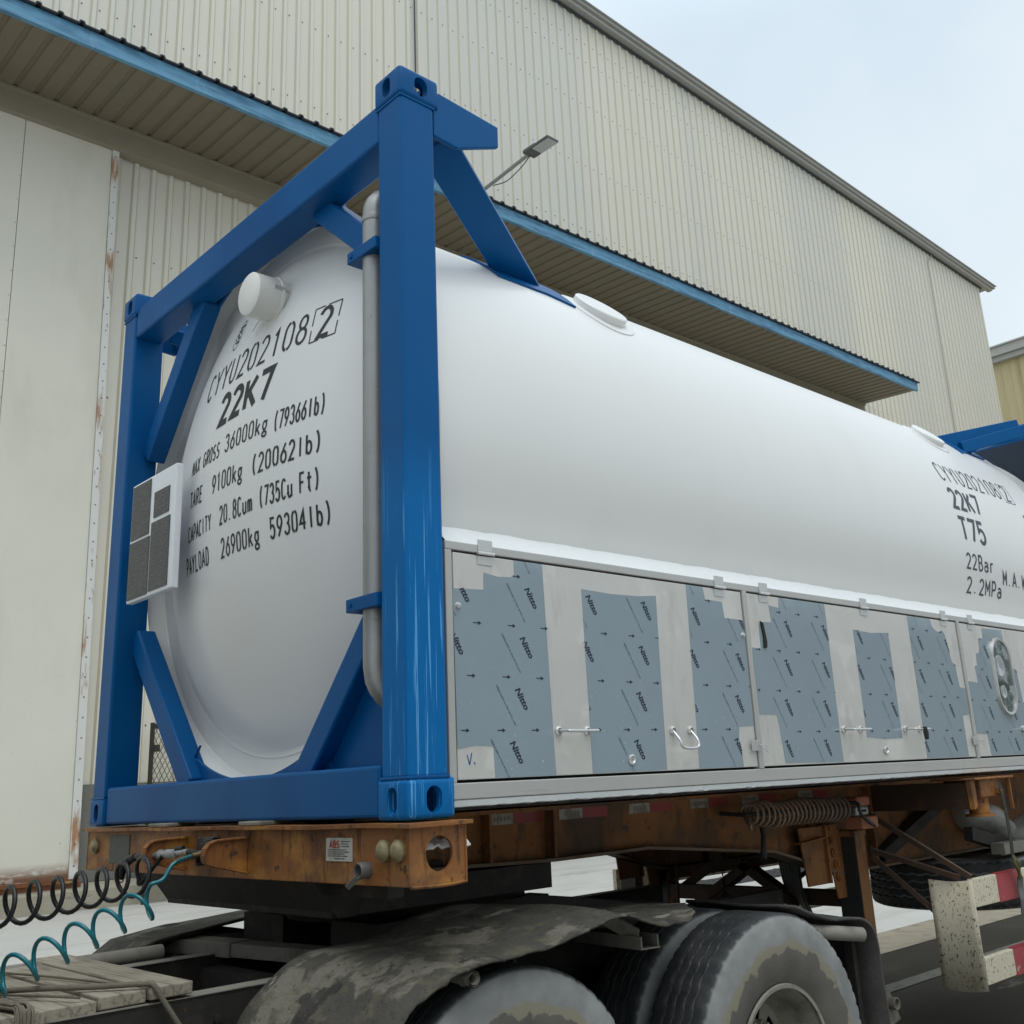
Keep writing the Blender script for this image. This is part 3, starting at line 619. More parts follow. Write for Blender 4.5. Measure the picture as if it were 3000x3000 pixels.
# ---- frame
def casting(name, x0, y0, z0, sx, sy, top):
    """hollow corner casting with rounded edges; oval holes in its end, side and top (or bottom) faces"""
    LX, LY, LZ = .178, .162, .118
    bm = bmesh.new(); bmesh.ops.create_cube(bm, size=1)
    for v in bm.verts: v.co = Vector(((v.co.x+.5)*LX, (v.co.y+.5)*LY, (v.co.z+.5)*LZ))
    es = [e for e in bm.edges if all(v.co.x < .001 for v in e.verts) or all(v.co.y < .001 for v in e.verts) or all((v.co.z > LZ-.001 if top else v.co.z < .001) for v in e.verts)]
    bmesh.ops.bevel(bm, geom=es, offset=.016, segments=4, profile=.5, affect='EDGES')
    me = bpy.data.meshes.new(name); bm.to_mesh(me); bm.free()
    ob = bpy.data.objects.new('tmp_casting', me); COL.objects.link(ob)
    def oval(hu, hv): return [(hu*math.cos(a), (hv-hu if math.sin(a) >= 0 else hu-hv)+hu*math.sin(a)) for a in [2*pi*(k+.5)/28 for k in range(28)]]
    zc = .057; cut = []
    cut.append(MB().box((.030, .028, .022), (LX-.014, LY-.012, LZ-.022)))
    cut.append(MB().prism([(.082+u, zc+v) for u, v in oval(.024, .039)], 'x', -.02, .06))
    cut.append(MB().prism([(.095+u, zc+v) for u, v in oval(.029, .039)], 'y', -.02, .06))
    cut.append(MB().prism([(.095+v, .085+u) for u, v in oval(.029, .055)], 'z', *((LZ-.05, LZ+.02) if top else (-.02, .05))))
    tmp = []
    for c in cut:
        co = c.build('tmp_cut'); co.location = c_o = co.location; tmp.append(co)
        md = ob.modifiers.new('b', 'BOOLEAN'); md.operation = 'DIFFERENCE'; md.solver = 'EXACT'; md.object = co
    bpy.context.view_layer.update()
    dg_ = bpy.context.evaluated_depsgraph_get(); res = bpy.data.meshes.new_from_object(ob.evaluated_get(dg_))
    for o in tmp: 
        q = o.data; bpy.data.objects.remove(o); bpy.data.meshes.remove(q)
    bpy.data.objects.remove(ob)
    for v in res.vertices: v.co = Vector((x0+sx*v.co.x, y0+sy*v.co.y, z0+v.co.z))
    bm = bmesh.new(); bm.from_mesh(res); bmesh.ops.recalc_face_normals(bm, faces=bm.faces); bm.to_mesh(res); bm.free()
    res.name = name; res.materials.clear(); res.materials.append(BLUEPOST if (not top and y0 < 1 and x0 < 1) else BLUE)
    for p in res.polygons: p.use_smooth = True; p.material_index = 0
    res.set_sharp_from_angle(angle=R(32))
    ob = bpy.data.objects.new(name, res); COL.objects.link(ob); WL[ob.name] = Vector((0, 0, 0)); adopt(ob, tk)
    return ob
LXC, WC = 6.058, 2.438
for x0, sx_ in ((0, 1), (LXC, -1)):
    for y0, sy_ in ((0, 1), (WC, -1)):
        for z0, tp in ((Z0, False), (Z0+2.473, True)): casting('corner_casting', x0, y0, z0, sx_, sy_, tp)
for x0, sx_ in ((0, 1), (LXC, -1)):
    xa, xb = x0+sx_*.008, x0+sx_*.158
    for y0, sy_ in ((0, 1), (WC, -1)):
        MB().box((xa, y0+sy_*.008, Z0+.119), (xb, y0+sy_*.148, Z0+2.472)).build('corner_post', BLUEPOST if (x0 == 0 and y0 == 0) else BLUE, tk, bevel=.012, seg=3)
    MB().box((x0+sx_*.012, .163, Z0+.008), (x0+sx_*.142, WC-.163, Z0+.164)).build('bottom_beam', BLUE, tk, bevel=.012, seg=3)
    MB().box((x0+sx_*.012, .149, 3.872), (x0+sx_*.150, WC-.149, 4.036)).build('top_beam', BLUE, tk, bevel=.012, seg=3)
    # weld collars
    for y0, sy_ in ((0, 1), (WC, -1)):
        for zz in (Z0+.121, Z0+2.469):
            MB().tube([(xa-sx_*.0, y0+sy_*.150, zz), (xa, y0+sy_*.008, zz), (xb, y0+sy_*.008, zz)], .0055, 6).build('weld_seam', BLUE, tk, smooth=60)
    def brace(a, b_):
        xm = x0+sx_*.135
        MB().bar((xm, *a), (xm, *b_), .088, .105, (0, -(b_[1]-a[1]), b_[0]-a[0])).build('corner_brace', BLUE, tk, bevel=.009, seg=2)
    brace((1.73, 3.90), (2.285, 3.255)); brace((.705, 3.90), (.15, 3.405))
    brace((1.66, 1.67), (2.285, 2.365)); brace((.775, 1.67), (.15, 2.365))
    def gusset(pts, x):
        MB().prism(pts, 'x', x, x+sx_*.012).build('gusset_plate', BLUE, tk, bevel=.002)
    def cpt(yy, top):
        rg = 1.118 if top else 1.158
        return (yy, ZC+(1 if top else -1)*math.sqrt(rg*rg-(yy-YC)**2))
    gx = x0+sx_*.162
    for s_y in (-1, 1):
        ys = [YC+s_y*(.19+.41*k/12) for k in range(13)]
        gusset([cpt(y_, True) for y_ in ys]+[(YC+s_y*.655, 3.80), (YC+s_y*.56, 3.98), (YC+s_y*.19, 3.99)], gx)
        ys = [YC+s_y*(.04+.44*k/11) for k in range(12)]
        gusset([(y_, max(1.692, cpt(y_, False)[1])) for y_ in ys]+[(YC+s_y*.44, 1.84), (YC+s_y*.60, 1.69), (YC+s_y*.04, 1.69)], gx-sx_*.02)
    # closing plate in the lower near corner
    ys = [.18+.07*k for k in range(10)]
    gusset([(.14, 1.69), (.14, 2.40)]+[(y_, max(1.69, cpt(y_, False)[1])) for y_ in ys if y_ > .2]+[(.86, 1.69)], x0+sx_*.155)
    # top stub rails and shoulder braces
    for y0, sy_ in ((0, 1), (WC, -1)):
        MB().prism([(x0+sx_*.160, 3.892), (x0+sx_*.275, 3.886), (x0+sx_*.300, 3.968), (x0+sx_*.474, 3.974), (x0+sx_*.476, 4.066), (x0+sx_*.180, 4.088), (x0+sx_*.160, 4.0)] if False else
                   [(x0+sx_*.160, 3.892), (x0+sx_*.270, 3.884), (x0+sx_*.474, 3.974), (x0+sx_*.476, 4.066), (x0+sx_*.182, 4.086), (x0+sx_*.160, 4.002)], 'y', y0+sy_*.012, y0+sy_*.032).build('top_stub', BLUE, tk, bevel=.006)
        b = MB(); A = Vector((x0+sx_*.225, y0+sy_*.10, 3.955)); B = Vector((x0+sx_*1.015, y0+sy_*.49, 3.73))
        
        if sx_ > 0: b.bar(A, B, .145, .075, (0, -sy_*.45, -1))
        else:
            b.bar((x0-.45, y0+sy_*.10, 3.885), (x0-1.03, y0+sy_*.41, 3.705), .085, .085, (0, 0, 1))
            b.bar((x0-.60, y0+sy_*.14, 3.860), (x0-1.24, y0+sy_*.53, 3.70), .012, .15, (0, 0, 1))
        b.build('shoulder_brace', BLUE, tk, bevel=.006)
        rows = []
        for xx in (.76, .90, 1.04, 1.18):
            row = []
            for k in range(6):
                yy = .36+.05*k if xx < 1.1 else .33+.05*k
                row.append((x0+sx_*xx, y0+sy_*yy, ZC+math.sqrt(RT*RT-(YC-yy)**2)+.006))
            rows.append(row)
        MB().grid(rows).build('brace_foot', BLUE, tk, solid=.012)
# dark panel behind the shoulder of the rear frame
MB().prism([(.16, 1.70), (.16, 3.90), (1.1, 3.90), (1.1, 1.70)], 'x', 5.878, 5.886).build('rear_panel', NAVY, tk)
# vent pipe beside the near post
b = MB(); px_, py_, pr = .055, .242, .0415
pts = [(px_+.16, py_, 3.728), (px_+.09, py_, 3.726)]+[(px_+.09-.09*math.sin(R(a)), py_, 3.636+.09*math.cos(R(a))) for a in range(15, 91, 15)]+[(px_, py_, 3.5), (px_, py_, 2.0)]+[(px_+.10-.10*math.cos(R(a)), py_-.02*math.sin(R(a)), 1.985-.10*math.sin(R(a))) for a in range(15, 91, 15)]+[(px_+.2, py_-.03, 1.88)]
pipe = MB().tube(pts, pr, 20).build('vent_pipe', GALV, tk, smooth=40)
MB().lathe([(0, pr+.002), (.012, pr+.004), (.024, pr+.002)], (px_, py_, 3.60), (0, 0, 1), 24).build('pipe_joint', GALV, pipe, smooth=50)
for zz in (3.475, 2.205):
    b = MB().box((.0, .155, zz-.022), (.115, .335, zz+.022)); b.box((-.006, .30, zz-.008), (.0, .315, zz+.008)); b.build('pipe_clamp', BLUE, tk, bevel=.006)
# data plate box
npb = MB().box((-.022, 1.645, 2.487), (.012, 2.112, 3.042)); npb = npb.build('data_plate_box', WHITEBOX, tk, bevel=.006)
for y0, y1, z0, z1 in ((1.900, 2.095, 2.775, 3.03), (1.700, 1.855, 2.835, 2.952), (1.682, 1.872, 2.506, 2.815), (1.886, 2.100, 2.500, 2.762)):
    dp = MB().box((-.026, y0, z0), (-.0225, y1, z1)).build('data_plate', PLATE, npb)
    b = MB(); zz = z1-.014
    while zz > z0+.016:
        yy = y1-.012
        while yy > y0+.02:
            ln_ = random.uniform(.012, .05); e = max(y0+.010, yy-ln_)
            if random.random() < .72: b.box((-.0268, e, zz-.0016), (-.0261, yy, zz+.0016))
            yy = e-random.uniform(.006, .02)
        zz -= random.uniform(.012, .018)
    b.build('plate_print', mat('plate_print_grey', (.15, .15, .145), .5, var=.3, vs=50), dp)
MB().box((.0125, 2.06, 2.72), (.118, 2.095, 2.80)).box((.095, 2.0955, 2.72), (.118, 2.29, 2.80)).build('plate_bracket', BLUE, npb)

# ---- side cabinet
CY = .02
fr = MB()
fr.box((.172, CY, 2.361), (5.885, CY+.05, 2.389)); fr.box((.172, CY, 1.581), (5.885, CY+.05, 1.629))
fr.box((.172, CY+.001, 1.6295), (.200, CY+.05, 2.3605))
for x in (1.762, 3.716, 5.70): fr.box((x, CY-.004, 1.6295), (x+.028, CY+.05, 2.3605))
cabf = fr.build('cabinet_frame', STEELF, tk, bevel=.003)
MB().box((.20, CY+.03, 1.62), (5.70, CY+.036, 2.37)).build('gap_lining', SEAL, cabf)
doors = []
for xa, xb in ((.206, 1.757), (1.796, 3.711), (3.750, 5.694)):
    doors.append(MB().box((xa, CY+.004, 1.638), (xb, CY+.02, 2.354)).build('cabinet_door', STEEL, tk, bevel=.003))
# sealant fillet between cabinet and shell, drip strip below
rows = []
for i in range(200):
    x = .19+i*(5.69/199); j = .006*mnoise.noise(Vector((x*7, 0, 0)))+.004*mnoise.noise(Vector((x*23, 1, 0)))
    rows.append([(x, CY+.03, 2.389), (x, CY+.02, 2.394), (x, CY+.085, 2.462+j), (x, CY+.092, 2.47+j), (x, .118, 2.462)])
MB().grid(rows).build('sealant_strip', CAULK, cabf, smooth=50)
rows = []
for i in range(280):
    x = .19+i*(5.69/279); j = .004*mnoise.noise(Vector((x*30, 0, 0)))
    rows.append([(x, CY+.012, 1.581), (x, CY+.004, 1.578), (x, CY+.010, 1.560+j), (x, CY+.03, 1.557+j), (x, CY+.3, 1.575)])
MB().grid(rows).build('drip_strip', CAULK, cabf, smooth=50)
MB().box((.19, .15, 1.546), (5.88, 2.2, 1.556)).build('under_tray', GRIME, cabf)
# film patches left on the doors and the maker's print on them
def film_patch(poly): return poly
FILMS = [
 [[(.201,2.233),(.332,2.239),(.335,2.297),(.395,2.289),(.47,2.294),(.472,2.353),(.603,2.353),(.612,2.0),(.621,1.639),(.355,1.639),(.352,1.737),(.28,1.741),(.206,1.731)],
  [(.794,2.282),(.95,2.277),(1.1,2.281),(1.203,2.292),(1.195,2.0),(1.189,1.642),(.797,1.640)],
  [(1.395,2.353),(1.50,2.353),(1.51,2.303),(1.62,2.300),(1.628,2.235),(1.755,2.233),(1.755,1.80),(1.655,1.797),(1.645,1.75),(1.655,1.72),(1.66,1.640),(1.38,1.640)]],
 [[(1.797,2.122),(1.862,2.118),(1.865,2.22),(1.905,2.236),(1.962,2.238),(1.955,2.312),(2.028,2.306),(2.036,2.353),(2.403,2.353),(2.401,1.643),(1.952,1.647),(1.935,1.80),(1.925,1.845),(1.804,1.846)],
  [(2.63,2.247),(2.79,2.241),(2.959,2.251),(2.956,1.742),(2.79,1.738),(2.63,1.748)],
  [(3.178,2.353),(3.423,2.353),(3.432,2.315),(3.47,2.292),(3.50,2.287),(3.54,2.30),(3.565,2.28),(3.585,2.20),(3.60,2.13),(3.63,2.12),(3.645,2.00),(3.71,1.995),(3.71,1.86),(3.625,1.85),(3.625,1.641),(3.176,1.641)]],
 [[(3.752,2.035),(3.872,2.03),(3.866,2.12),(3.90,2.125),(3.905,2.19),(3.952,2.20),(3.965,2.275),(4.028,2.285),(4.03,2.340),(4.285,2.345),(4.30,2.13),(4.40,2.12),(4.42,1.93),(4.75,1.93),(4.75,1.641),(3.895,1.641),(3.885,1.755),(3.76,1.758)],
  [(5.0,2.30),(5.5,2.30),(5.5,1.65),(5.0,1.65)]]]
def inside(p, poly):
    c = False
    for (x1, y1), (x2, y2) in zip(poly, poly[1:]+poly[:1]):
        if (y1 > p[1]) != (y2 > p[1]) and p[0] < (x2-x1)*(p[1]-y1)/(y2-y1)+x1: c = not c
    return c
def font_tris(text, size, bold=0., xs=1., shear=0.):
    cu = bpy.data.curves.new('tmp_text', 'FONT'); cu.body = text; cu.size = size; cu.offset = bold; cu.shear = shear; cu.resolution_u = 2
    o = bpy.data.objects.new('tmp_text', cu); COL.objects.link(o); dg_ = bpy.context.evaluated_depsgraph_get(); dg_.update()
    me = bpy.data.meshes.new_from_object(o.evaluated_get(dg_)); me.calc_loop_triangles()
    V = [(v.co.x*xs, v.co.y) for v in me.vertices]; T = [tuple(t_.vertices) for t_ in me.loop_triangles]
    bpy.data.objects.remove(o); bpy.data.curves.remove(cu); bpy.data.meshes.remove(me)
    return V, T
BIG = font_tris('Nitto', .0335, .0011, 1.08, .25)
SMALL = font_tris('FIBERGUARD for Fiber & CO\u2082 Laser', .0098, .0, 1.0)
bw = max(v[0] for v in BIG[0]); sw = max(v[0] for v in SMALL[0])
def put(mb, V, T, x, z, ang, poly, y):
    c, s = math.cos(ang), math.sin(ang); pts = [(x+v[0]*c-v[1]*s, z+v[0]*s+v[1]*c) for v in V]
    keep = [t_ for t_ in T if inside((sum(pts[i][0] for i in t_)/3, sum(pts[i][1] for i in t_)/3), poly)]
    if keep: mb.add([(q[0], y, q[1]) for q in pts], keep)
ARROW = ([(-.017, -.0016), (.006, -.0016), (.006, .0016), (-.017, .0016), (.004, -.007), (.018, 0), (.004, .007)], [(0,1,2),(0,2,3),(4,5,6)])
OFF = [(.524, 2.246), (2.065, 2.235), (4.02, 2.225)]
for di, (dr_, polys) in enumerate(zip(doors, FILMS)):
    pr = MB(); fm = MB()
    for poly in polys:
        n = len(poly); base = len(fm.v)
        fm.prism(poly, 'y', CY+.0025, CY+.0045)
        ox, oz = OFF[di]
        for j in range(-2, 5):
            for i in range(-8, 9):
                bx, bz = ox+.2985*i-.031*j, oz-.1705*j
                put(pr, *BIG, bx-.012, bz+.012, R(-58), poly, CY+.0018)
                put(pr, *SMALL, bx-.090-.003, bz+.022, R(-58.5), poly, CY+.0018)
                for q in (0, 1): put(pr, *ARROW, bx-.241+.016+.1495*q, bz-.119, 0, poly, CY+.0018)
    fo = fm.build('protective_film', FILM, dr_)
    pr.build('film_print', FINK, dr_)
b = MB()
for p, q in (((.243, CY+.0035, 1.712), (.252, CY+.0035, 1.682)), ((.252, CY+.0035, 1.682), (.262, CY+.0035, 1.718)), ((.270, CY+.0035, 1.690), (.274, CY+.0035, 1.683))): b.bar(p, q, .0032, .001, (0, 1, 0))
b.build('marker_scribble', BLUE, doors[0])
b = MB().prism([(1.872, 2.236), (1.890, 2.232), (1.905, 2.150), (1.900, 2.124), (1.880, 2.122), (1.884, 2.17)], 'y', CY-.004, CY+.002); b.build('torn_film_flap', SEAL, doors[1])
# hinges, handles, locks, latches
for x in (.34, 1.606, 1.918, 2.748, 3.568, 3.887, 4.75):
    b = MB().box((x-.032, CY-.003, 2.368), (x+.032, CY-.0005, 2.407)); b.box((x-.032, CY+.0005, 2.322), (x+.032, CY+.0035, 2.352))
    b.tube([(x-.036, CY-.006, 2.360), (x+.036, CY-.006, 2.360)], .0065, 10); b.build('hinge', HARD, cabf, bevel=.0015)
for d_, xa, xb, op in ((0, .640, .778, 0), (0, 1.236, 1.340, -.062), (1, 2.432, 2.575, 0), (1, 2.99, 3.135, 0), (2, 4.35, 4.5, 0)):
    yy = CY-.045 if op == 0 else CY-.03
    pts = [(xa, CY+.002, 1.783), (xa, yy, 1.781+op*.55), (xa+.012, yy-.008, 1.780+op), (xb-.012, yy-.008, 1.780+op), (xb, yy, 1.781+op*.55), (xb, CY+.002, 1.783)]
    b = MB().tube(spline(pts, 5), .0054, 10)
    for x in (xa, xb): b.lathe([(0, .016), (.006, .016), (.010, .010)], (x, CY+.003, 1.783), (0, -1, 0), 16)
    b.build('handle', HARD, doors[d_], smooth=50)
for d_, x, z in ((0, .996, 1.682), (1, 2.78, 1.687), (2, 4.75, 1.69)):
    MB().lathe([(0, .018), (.006, .018), (.008, .013), (.004, .010), (.004, .002)], (x, CY+.002, z), (0, -1, 0), 24).build('lock', HARD, doors[d_], smooth=50)
for x in (1.752, 3.722):
    b = MB().box((x-.040, CY-.010, 1.700), (x+.014, CY-.0065, 1.742)); b.tube([(x+.008, CY-.012, 1.724), (x+.03, CY-.02, 1.722), (x+.05, CY-.02, 1.712)], .002, 6); b.tube([(x+.008, CY-.012, 1.722), (x+.034, CY-.02, 1.706), (x+.056, CY-.02, 1.69)], .002, 6)
    b.build('latch', HARD, cabf, bevel=.001)
b = MB().tube([(3.07, CY-.06, 1.79), (3.072, CY-.062, 1.755), (3.076, CY-.06, 1.73)], [.010, .013, .009], 10); b.build('dangling_padlock', RUBBER, doors[1], smooth=40)
for x, z in ((.22, 2.178), (1.742, 2.17)): MB().lathe([(0, .011), (.007, .009), (.008, .002)], (x, CY+.003, z), (0, -1, 0), 16).build('stud', HARD, cabf, smooth=50)
# oval sight window with two gauges behind it
wx, wz, wr, wh = 4.196, 2.075, .108, .098
def stad(r, e=0): return [(wx+(r+e)*math.cos(a)+.12*0, wz+(wh if math.sin(a) >= 0 else -wh)+(r+e)*math.sin(a)) for a in [2*pi*(k+.5)/48 for k in range(48)]]
ring = MB(); o_, i_ = stad(wr+.014), stad(wr-.002); n = 48
vs = [(p[0], CY-.004, p[1]) for p in o_]+[(p[0], CY-.016, p[1]) for p in stad(wr+.010)]+[(p[0], CY-.014, p[1]) for p in i_]+[(p[0], CY+.001, p[1]) for p in i_]+[(p[0], CY+.005, p[1]) for p in o_]
ring.add(vs, [(a*n+k, a*n+(k+1) % n, (a+1)*n+(k+1) % n, (a+1)*n+k) for a in range(3) for k in range(n)]+[(4*n+k, 4*n+(k+1) % n, (k+1) % n, k) for k in range(n)])
win = ring.build('sight_window', STEELF, doors[2], smooth=40)
MB().prism(i_, 'y', CY-.006, CY+.0015).build('pane', GLASS, win)
for zz, rr in ((2.13, .062), (1.985, .038)):
    b = MB().lathe([(0, rr), (.002, rr), (.0025, rr-.006), (.001, rr-.008), (.001, .001)], (wx-.035, CY-.006, zz), (0, -1, 0), 28); b.build('gauge', mat('pale_gauge', (.34, .37, .38), .2, var=.15, vs=30, coat=.5), win, smooth=40)

# ================================================================== SEMI TRAILER
tl = thing('semi_trailer', (4, YC, 0), 'rusty orange skeletal semi-trailer carrying the white tank container', 'semi-trailer')
b = MB()
b.box((-.020, -.035, 1.352), (-.008, 2.372, 1.5165)); b.box((-.008, -.035, 1.352), (.175, 2.372, 1.362))
bol = b.build('front_bolster', ORANGE, tl, bevel=.003)
rows = []
fl = MB(); nx = 40
for i in range(nx+1):
    y = -.062+i*(2.45/nx); j = .004*mnoise.noise(Vector((y*3, 0, 0)))
    rows.append([(-.042+j, y, 1.519+j*.8), (.19, y, 1.519)])
MB().grid(rows).build('top_flange', ORANGE, bol, solid=.0115)
for x, y, w in ((-.0, 1.55, .17), (-.0, .80, .17)):
    MB().box((x-.03, y, 1.5255), (x+.09, y+w, 1.540)).build('locating_pad', PALEDIRT, bol, bevel=.004)
# end plates with round openings
def holed(y0, y1, nm):
    b = MB(); n = 40; x0, x1, z0, z1 = -.020, .176, 1.352, 1.5165; cx, czz, rr = .081, 1.437, .049
    ring_o, ring_i = [], []
    for k in range(n):
        a = 2*pi*(k+.5)/n; c, s = math.cos(a), math.sin(a)
        tt = min(((x1-cx) if c > 0 else (cx-x0))/max(abs(c), 1e-6), ((z1-czz) if s > 0 else (czz-z0))/max(abs(s), 1e-6))
        ring_o.append((cx+c*tt, czz+s*tt)); ring_i.append((cx+c*rr, czz+s*rr))
    for q in ((x0, z0), (x1, z0), (x1, z1), (x0, z1)):
        i = min(range(n), key=lambda i: (ring_o[i][0]-q[0])**2+(ring_o[i][1]-q[1])**2); ring_o[i] = q
    vs = [(p[0], y0, p[1]) for p in ring_o]+[(p[0], y0, p[1]) for p in ring_i]+[(p[0], y1, p[1]) for p in ring_i]+[(p[0], y1, p[1]) for p in ring_o]
    b.add(vs, [(a*n+k, a*n+(k+1) % n, ((a+1) % 4)*n+(k+1) % n, ((a+1) % 4)*n+k) for a in range(4) for k in range(n)])
    b.build(nm, ORANGE, bol)
holed(-.037, -.028, 'end_plate'); holed(2.365, 2.374, 'end_plate')
b = MB(); b.tube([(-.022, -.036, 1.355), (-.022, -.036, 1.515)], .005, 6); b.tube(spline([(-.02, -.036, 1.352), (.08, -.038, 1.349), (.168, -.036, 1.353), (.178, -.036, 1.37), (.178, -.036, 1.515)], 4), .005, 6); b.build('edge_lip', ORANGE, bol, smooth=60)
MB().box((.10, .25, 1.30), (.16, 2.1, 1.50)).build('inner_web', GRIME, bol)
for y in (.087, .015, 2.266):
    o = MB().lathe([(0, .031), (.012, .031), (.014, .026), (.020, .024), (.026, .012), (.027, .001)], (-.020, y, 1.451), (-1, 0, 0), 28).build('marker_lamp', LAMP, bol, smooth=50)
# notice plates and lettering
MB().box((-.0225, .258, 1.418), (-.0205, .405, 1.486)).build('notice_label', LABELW, bol)
t = MB()
def ff(u, v): return Vector((-.0226, u, v)), Vector((-1, 0, 0))
stencil(t, 'ABS', ff, .386, .325, 1.458, .018, .0045, .85); t.build('notice_print', REDINK, bol)
t = MB()
for i, (a, b_, z) in enumerate(((.318, .27, 1.474), (.318, .28, 1.467), (.318, .275, 1.460), (.395, .29, 1.450), (.395, .275, 1.444), (.395, .30, 1.438), (.395, .285, 1.432), (.36, .30, 1.4245))):
    t.box((-.0232, a, z), (-.0226, b_, z+.0022))
t.build('notice_small_print', INK, bol)
MB().box((-.0235, 1.912, 1.385), (-.0205, 2.118, 1.496)).build('data_plate', mat('oxidised_plate', (.10, .10, .085), .7, metal=.2, var=.15, vs=30, layers=[((.16, .15, .12), (60, 60, 90), .6, .66, .8)]), bol)
for yy in (1.39, .91):
    pl = [(-.020, 1.488), (-.10, 1.486), (-.140, 1.484), (-.165, 1.476), (-.180, 1.458), (-.182, 1.435), (-.176, 1.418), (-.160, 1.408), (-.022, 1.372)]
    b = MB().prism(pl, 'y', yy, yy+.008)
    for (xa, za), (xb, zb) in zip(pl, pl[1:]): b.bar((xa, yy+.004, za), (xb, yy+.004, zb), .030, .007, (za-zb, 0, xb-xa) if True else None)
    b.build('coupling_guard', ORANGE, bol, bevel=.002)
b = MB(); b.box((-.08, 1.12, 1.43), (-.02, 1.18, 1.49)); b.lathe([(0, .022), (.05, .022), (.055, .016)], (-.075, 1.10, 1.47), (0, -1, .1), 16); b.box((-.115, 1.05, 1.435), (-.09, 1.09, 1.475)); b.lathe([(0, .02), (.02, .02)], (-.11, 1.06, 1.42), (-1, 0, 0), 14)
b.tube([(-.12, 1.05, 1.438), (-.12, 1.16, 1.445)], .011, 10); b.build('air_coupling', GRIME, bol, bevel=.003)
b = MB().lathe([(0, .024), (.034, .024), (.038, .021), (.036, .017), (.005, .016), (.004, .001)], (-.02, .177, 1.396), (-1, 0, 0), 24)
b.bar((-.052, .183, 1.378), (-.07, .212, 1.350), .016, .006, (1, 0, 1)); b.build('cable_socket', mat('grey_socket', (.10, .095, .085), .6, var=.2, vs=30), bol, smooth=40)
b = MB().prism([(-.018, 1.362), (.6, 1.343), (.6, 1.368), (-.018, 1.374)], 'y', .62, 1.68); b.build('apron_plate', GRIME, bol)
# main beams (gooseneck)
BOT = [(.16, 1.352), (.70, 1.343), (1.13, 1.330), (1.45, 1.331), (1.69, 1.334), (2.22, 1.285), (2.60, 1.250), (2.78, 1.205), (2.99, 1.145), (3.15, 1.10), (9.0, 1.10)]
WY = .64
mains = []
for yy, s_y in ((WY, -1), (WC-WY, 1)):
    wb = MB().prism(BOT+[(9.0, 1.513), (.16, 1.513)], 'y', yy, yy+.009)
    fb = MB()
    for (xa, za), (xb, zb) in zip(BOT, BOT[1:]):
        fb.add([(xa, yy-.055, za), (xa, yy+.064, za), (xb, yy+.064, zb), (xb, yy-.055, zb), (xa, yy-.055, za-.012), (xa, yy+.064, za-.012), (xb, yy+.064, zb-.012), (xb, yy-.055, zb-.012)], [(0,1,2,3),(4,7,6,5),(0,4,5,1),(1,5,6,2),(2,6,7,3),(3,7,4,0)])
    wb.box((.19, yy-.07, 1.5135), (9.0, yy+.08, 1.528))
    for xr in (.50, .80, 1.135, 3.55, 4.9): wb.box((xr, yy-.052, 1.335 if xr < 2 else 1.105), (xr+.012, yy-.001, 1.512))
    mains.append(wb.build('main_beam', ORANGED, tl)); fb.build('bottom_flange', DUSTLIT if s_y < 0 else DARKO, mains[-1])
kk = .9817; TPR = mat('faded_tape_print', (.17, .135, .10), .6)
for k, xw in enumerate((.88, 1.271, 1.700, 2.125, 2.53, 3.02)):
    x0 = -1.872+(xw+1.872)*kk; z0, z1 = 1.613-(1.613-1.468)*kk, 1.613-(1.613-1.511)*kk
    MB().box((x0, WY-.003, z0), (x0+.135, WY-.0005, z1)).build('white_tape', WHT, mains[0])
    MB().box((x0+.136, WY-.003, z0), (x0+.285, WY-.0005, z1)).build('red_tape', REDT, mains[0])
    t = MB()
    for q in range(5): t.box((x0+.03+q*.018, WY-.0036, z0+.014), (x0+.042+q*.018, WY-.003, z0+.030))
    t.build('tape_print', TPR, mains[0])
for x, za, zb in ((.9, 1.36, 1.50), (1.9, 1.36, 1.50), (2.6, 1.30, 1.5), (4.6, 1.12, 1.42), (6.2, 1.12, 1.42)):
    MB().box((x, WY+.01, za), (x+.10, WC-WY, zb)).build('cross_member', GRIME, tl)
MB().box((.12, .60, 1.225), (1.12, 1.84, 1.318)).build('coupler_plate', GRIME, tl)
b = MB().prism([(.02, 1.372), (.20, 1.372), (.20, 1.225), (.135, 1.225)], 'y', .58, 1.86); b.build('coupler_nose', GRIME, tl)
# outrigger with twist lock
b = MB(); b.box((3.565, .035, 1.378), (3.575, WY-.001, 1.512)); b.box((3.575, .035, 1.378), (3.64, WY-.001, 1.388)); b.box((3.575, .035, 1.503), (3.64, WY-.001, 1.513)); b.build('outrigger', DARKO, tl)
b = MB(); b.prism([(3.553, 1.522), (3.602, 1.522), (3.602, 1.392), (3.565, 1.376)], 'y', .004, .034); b.box((3.645, .0, 1.435), (3.868, .03, 1.522)); b.box((3.868, .03, 1.435), (3.86, .2, 1.522)); b.box((3.645, .03, 1.435), (3.655, .2, 1.522)); b.box((3.54, -.03, 1.5225), (4.0, .22, 1.5325)); b.box((3.96, -.02, 1.36), (3.972, .0, 1.522))
tb = b.build('twist_lock_box', ORANGE, tl, bevel=.003)
b = MB().lathe([(0, .052), (.085, .052), (.086, .075), (.098, .075), (.099, .001)], (3.745, .07, 1.434), (0, 0, -1), 24); b.lathe([(0, .018), (.03, .018), (.031, .001)], (3.83, -.001, 1.452), (0, -1, 0), 12); b.build('twist_lock', ORANGE, tb, smooth=40)
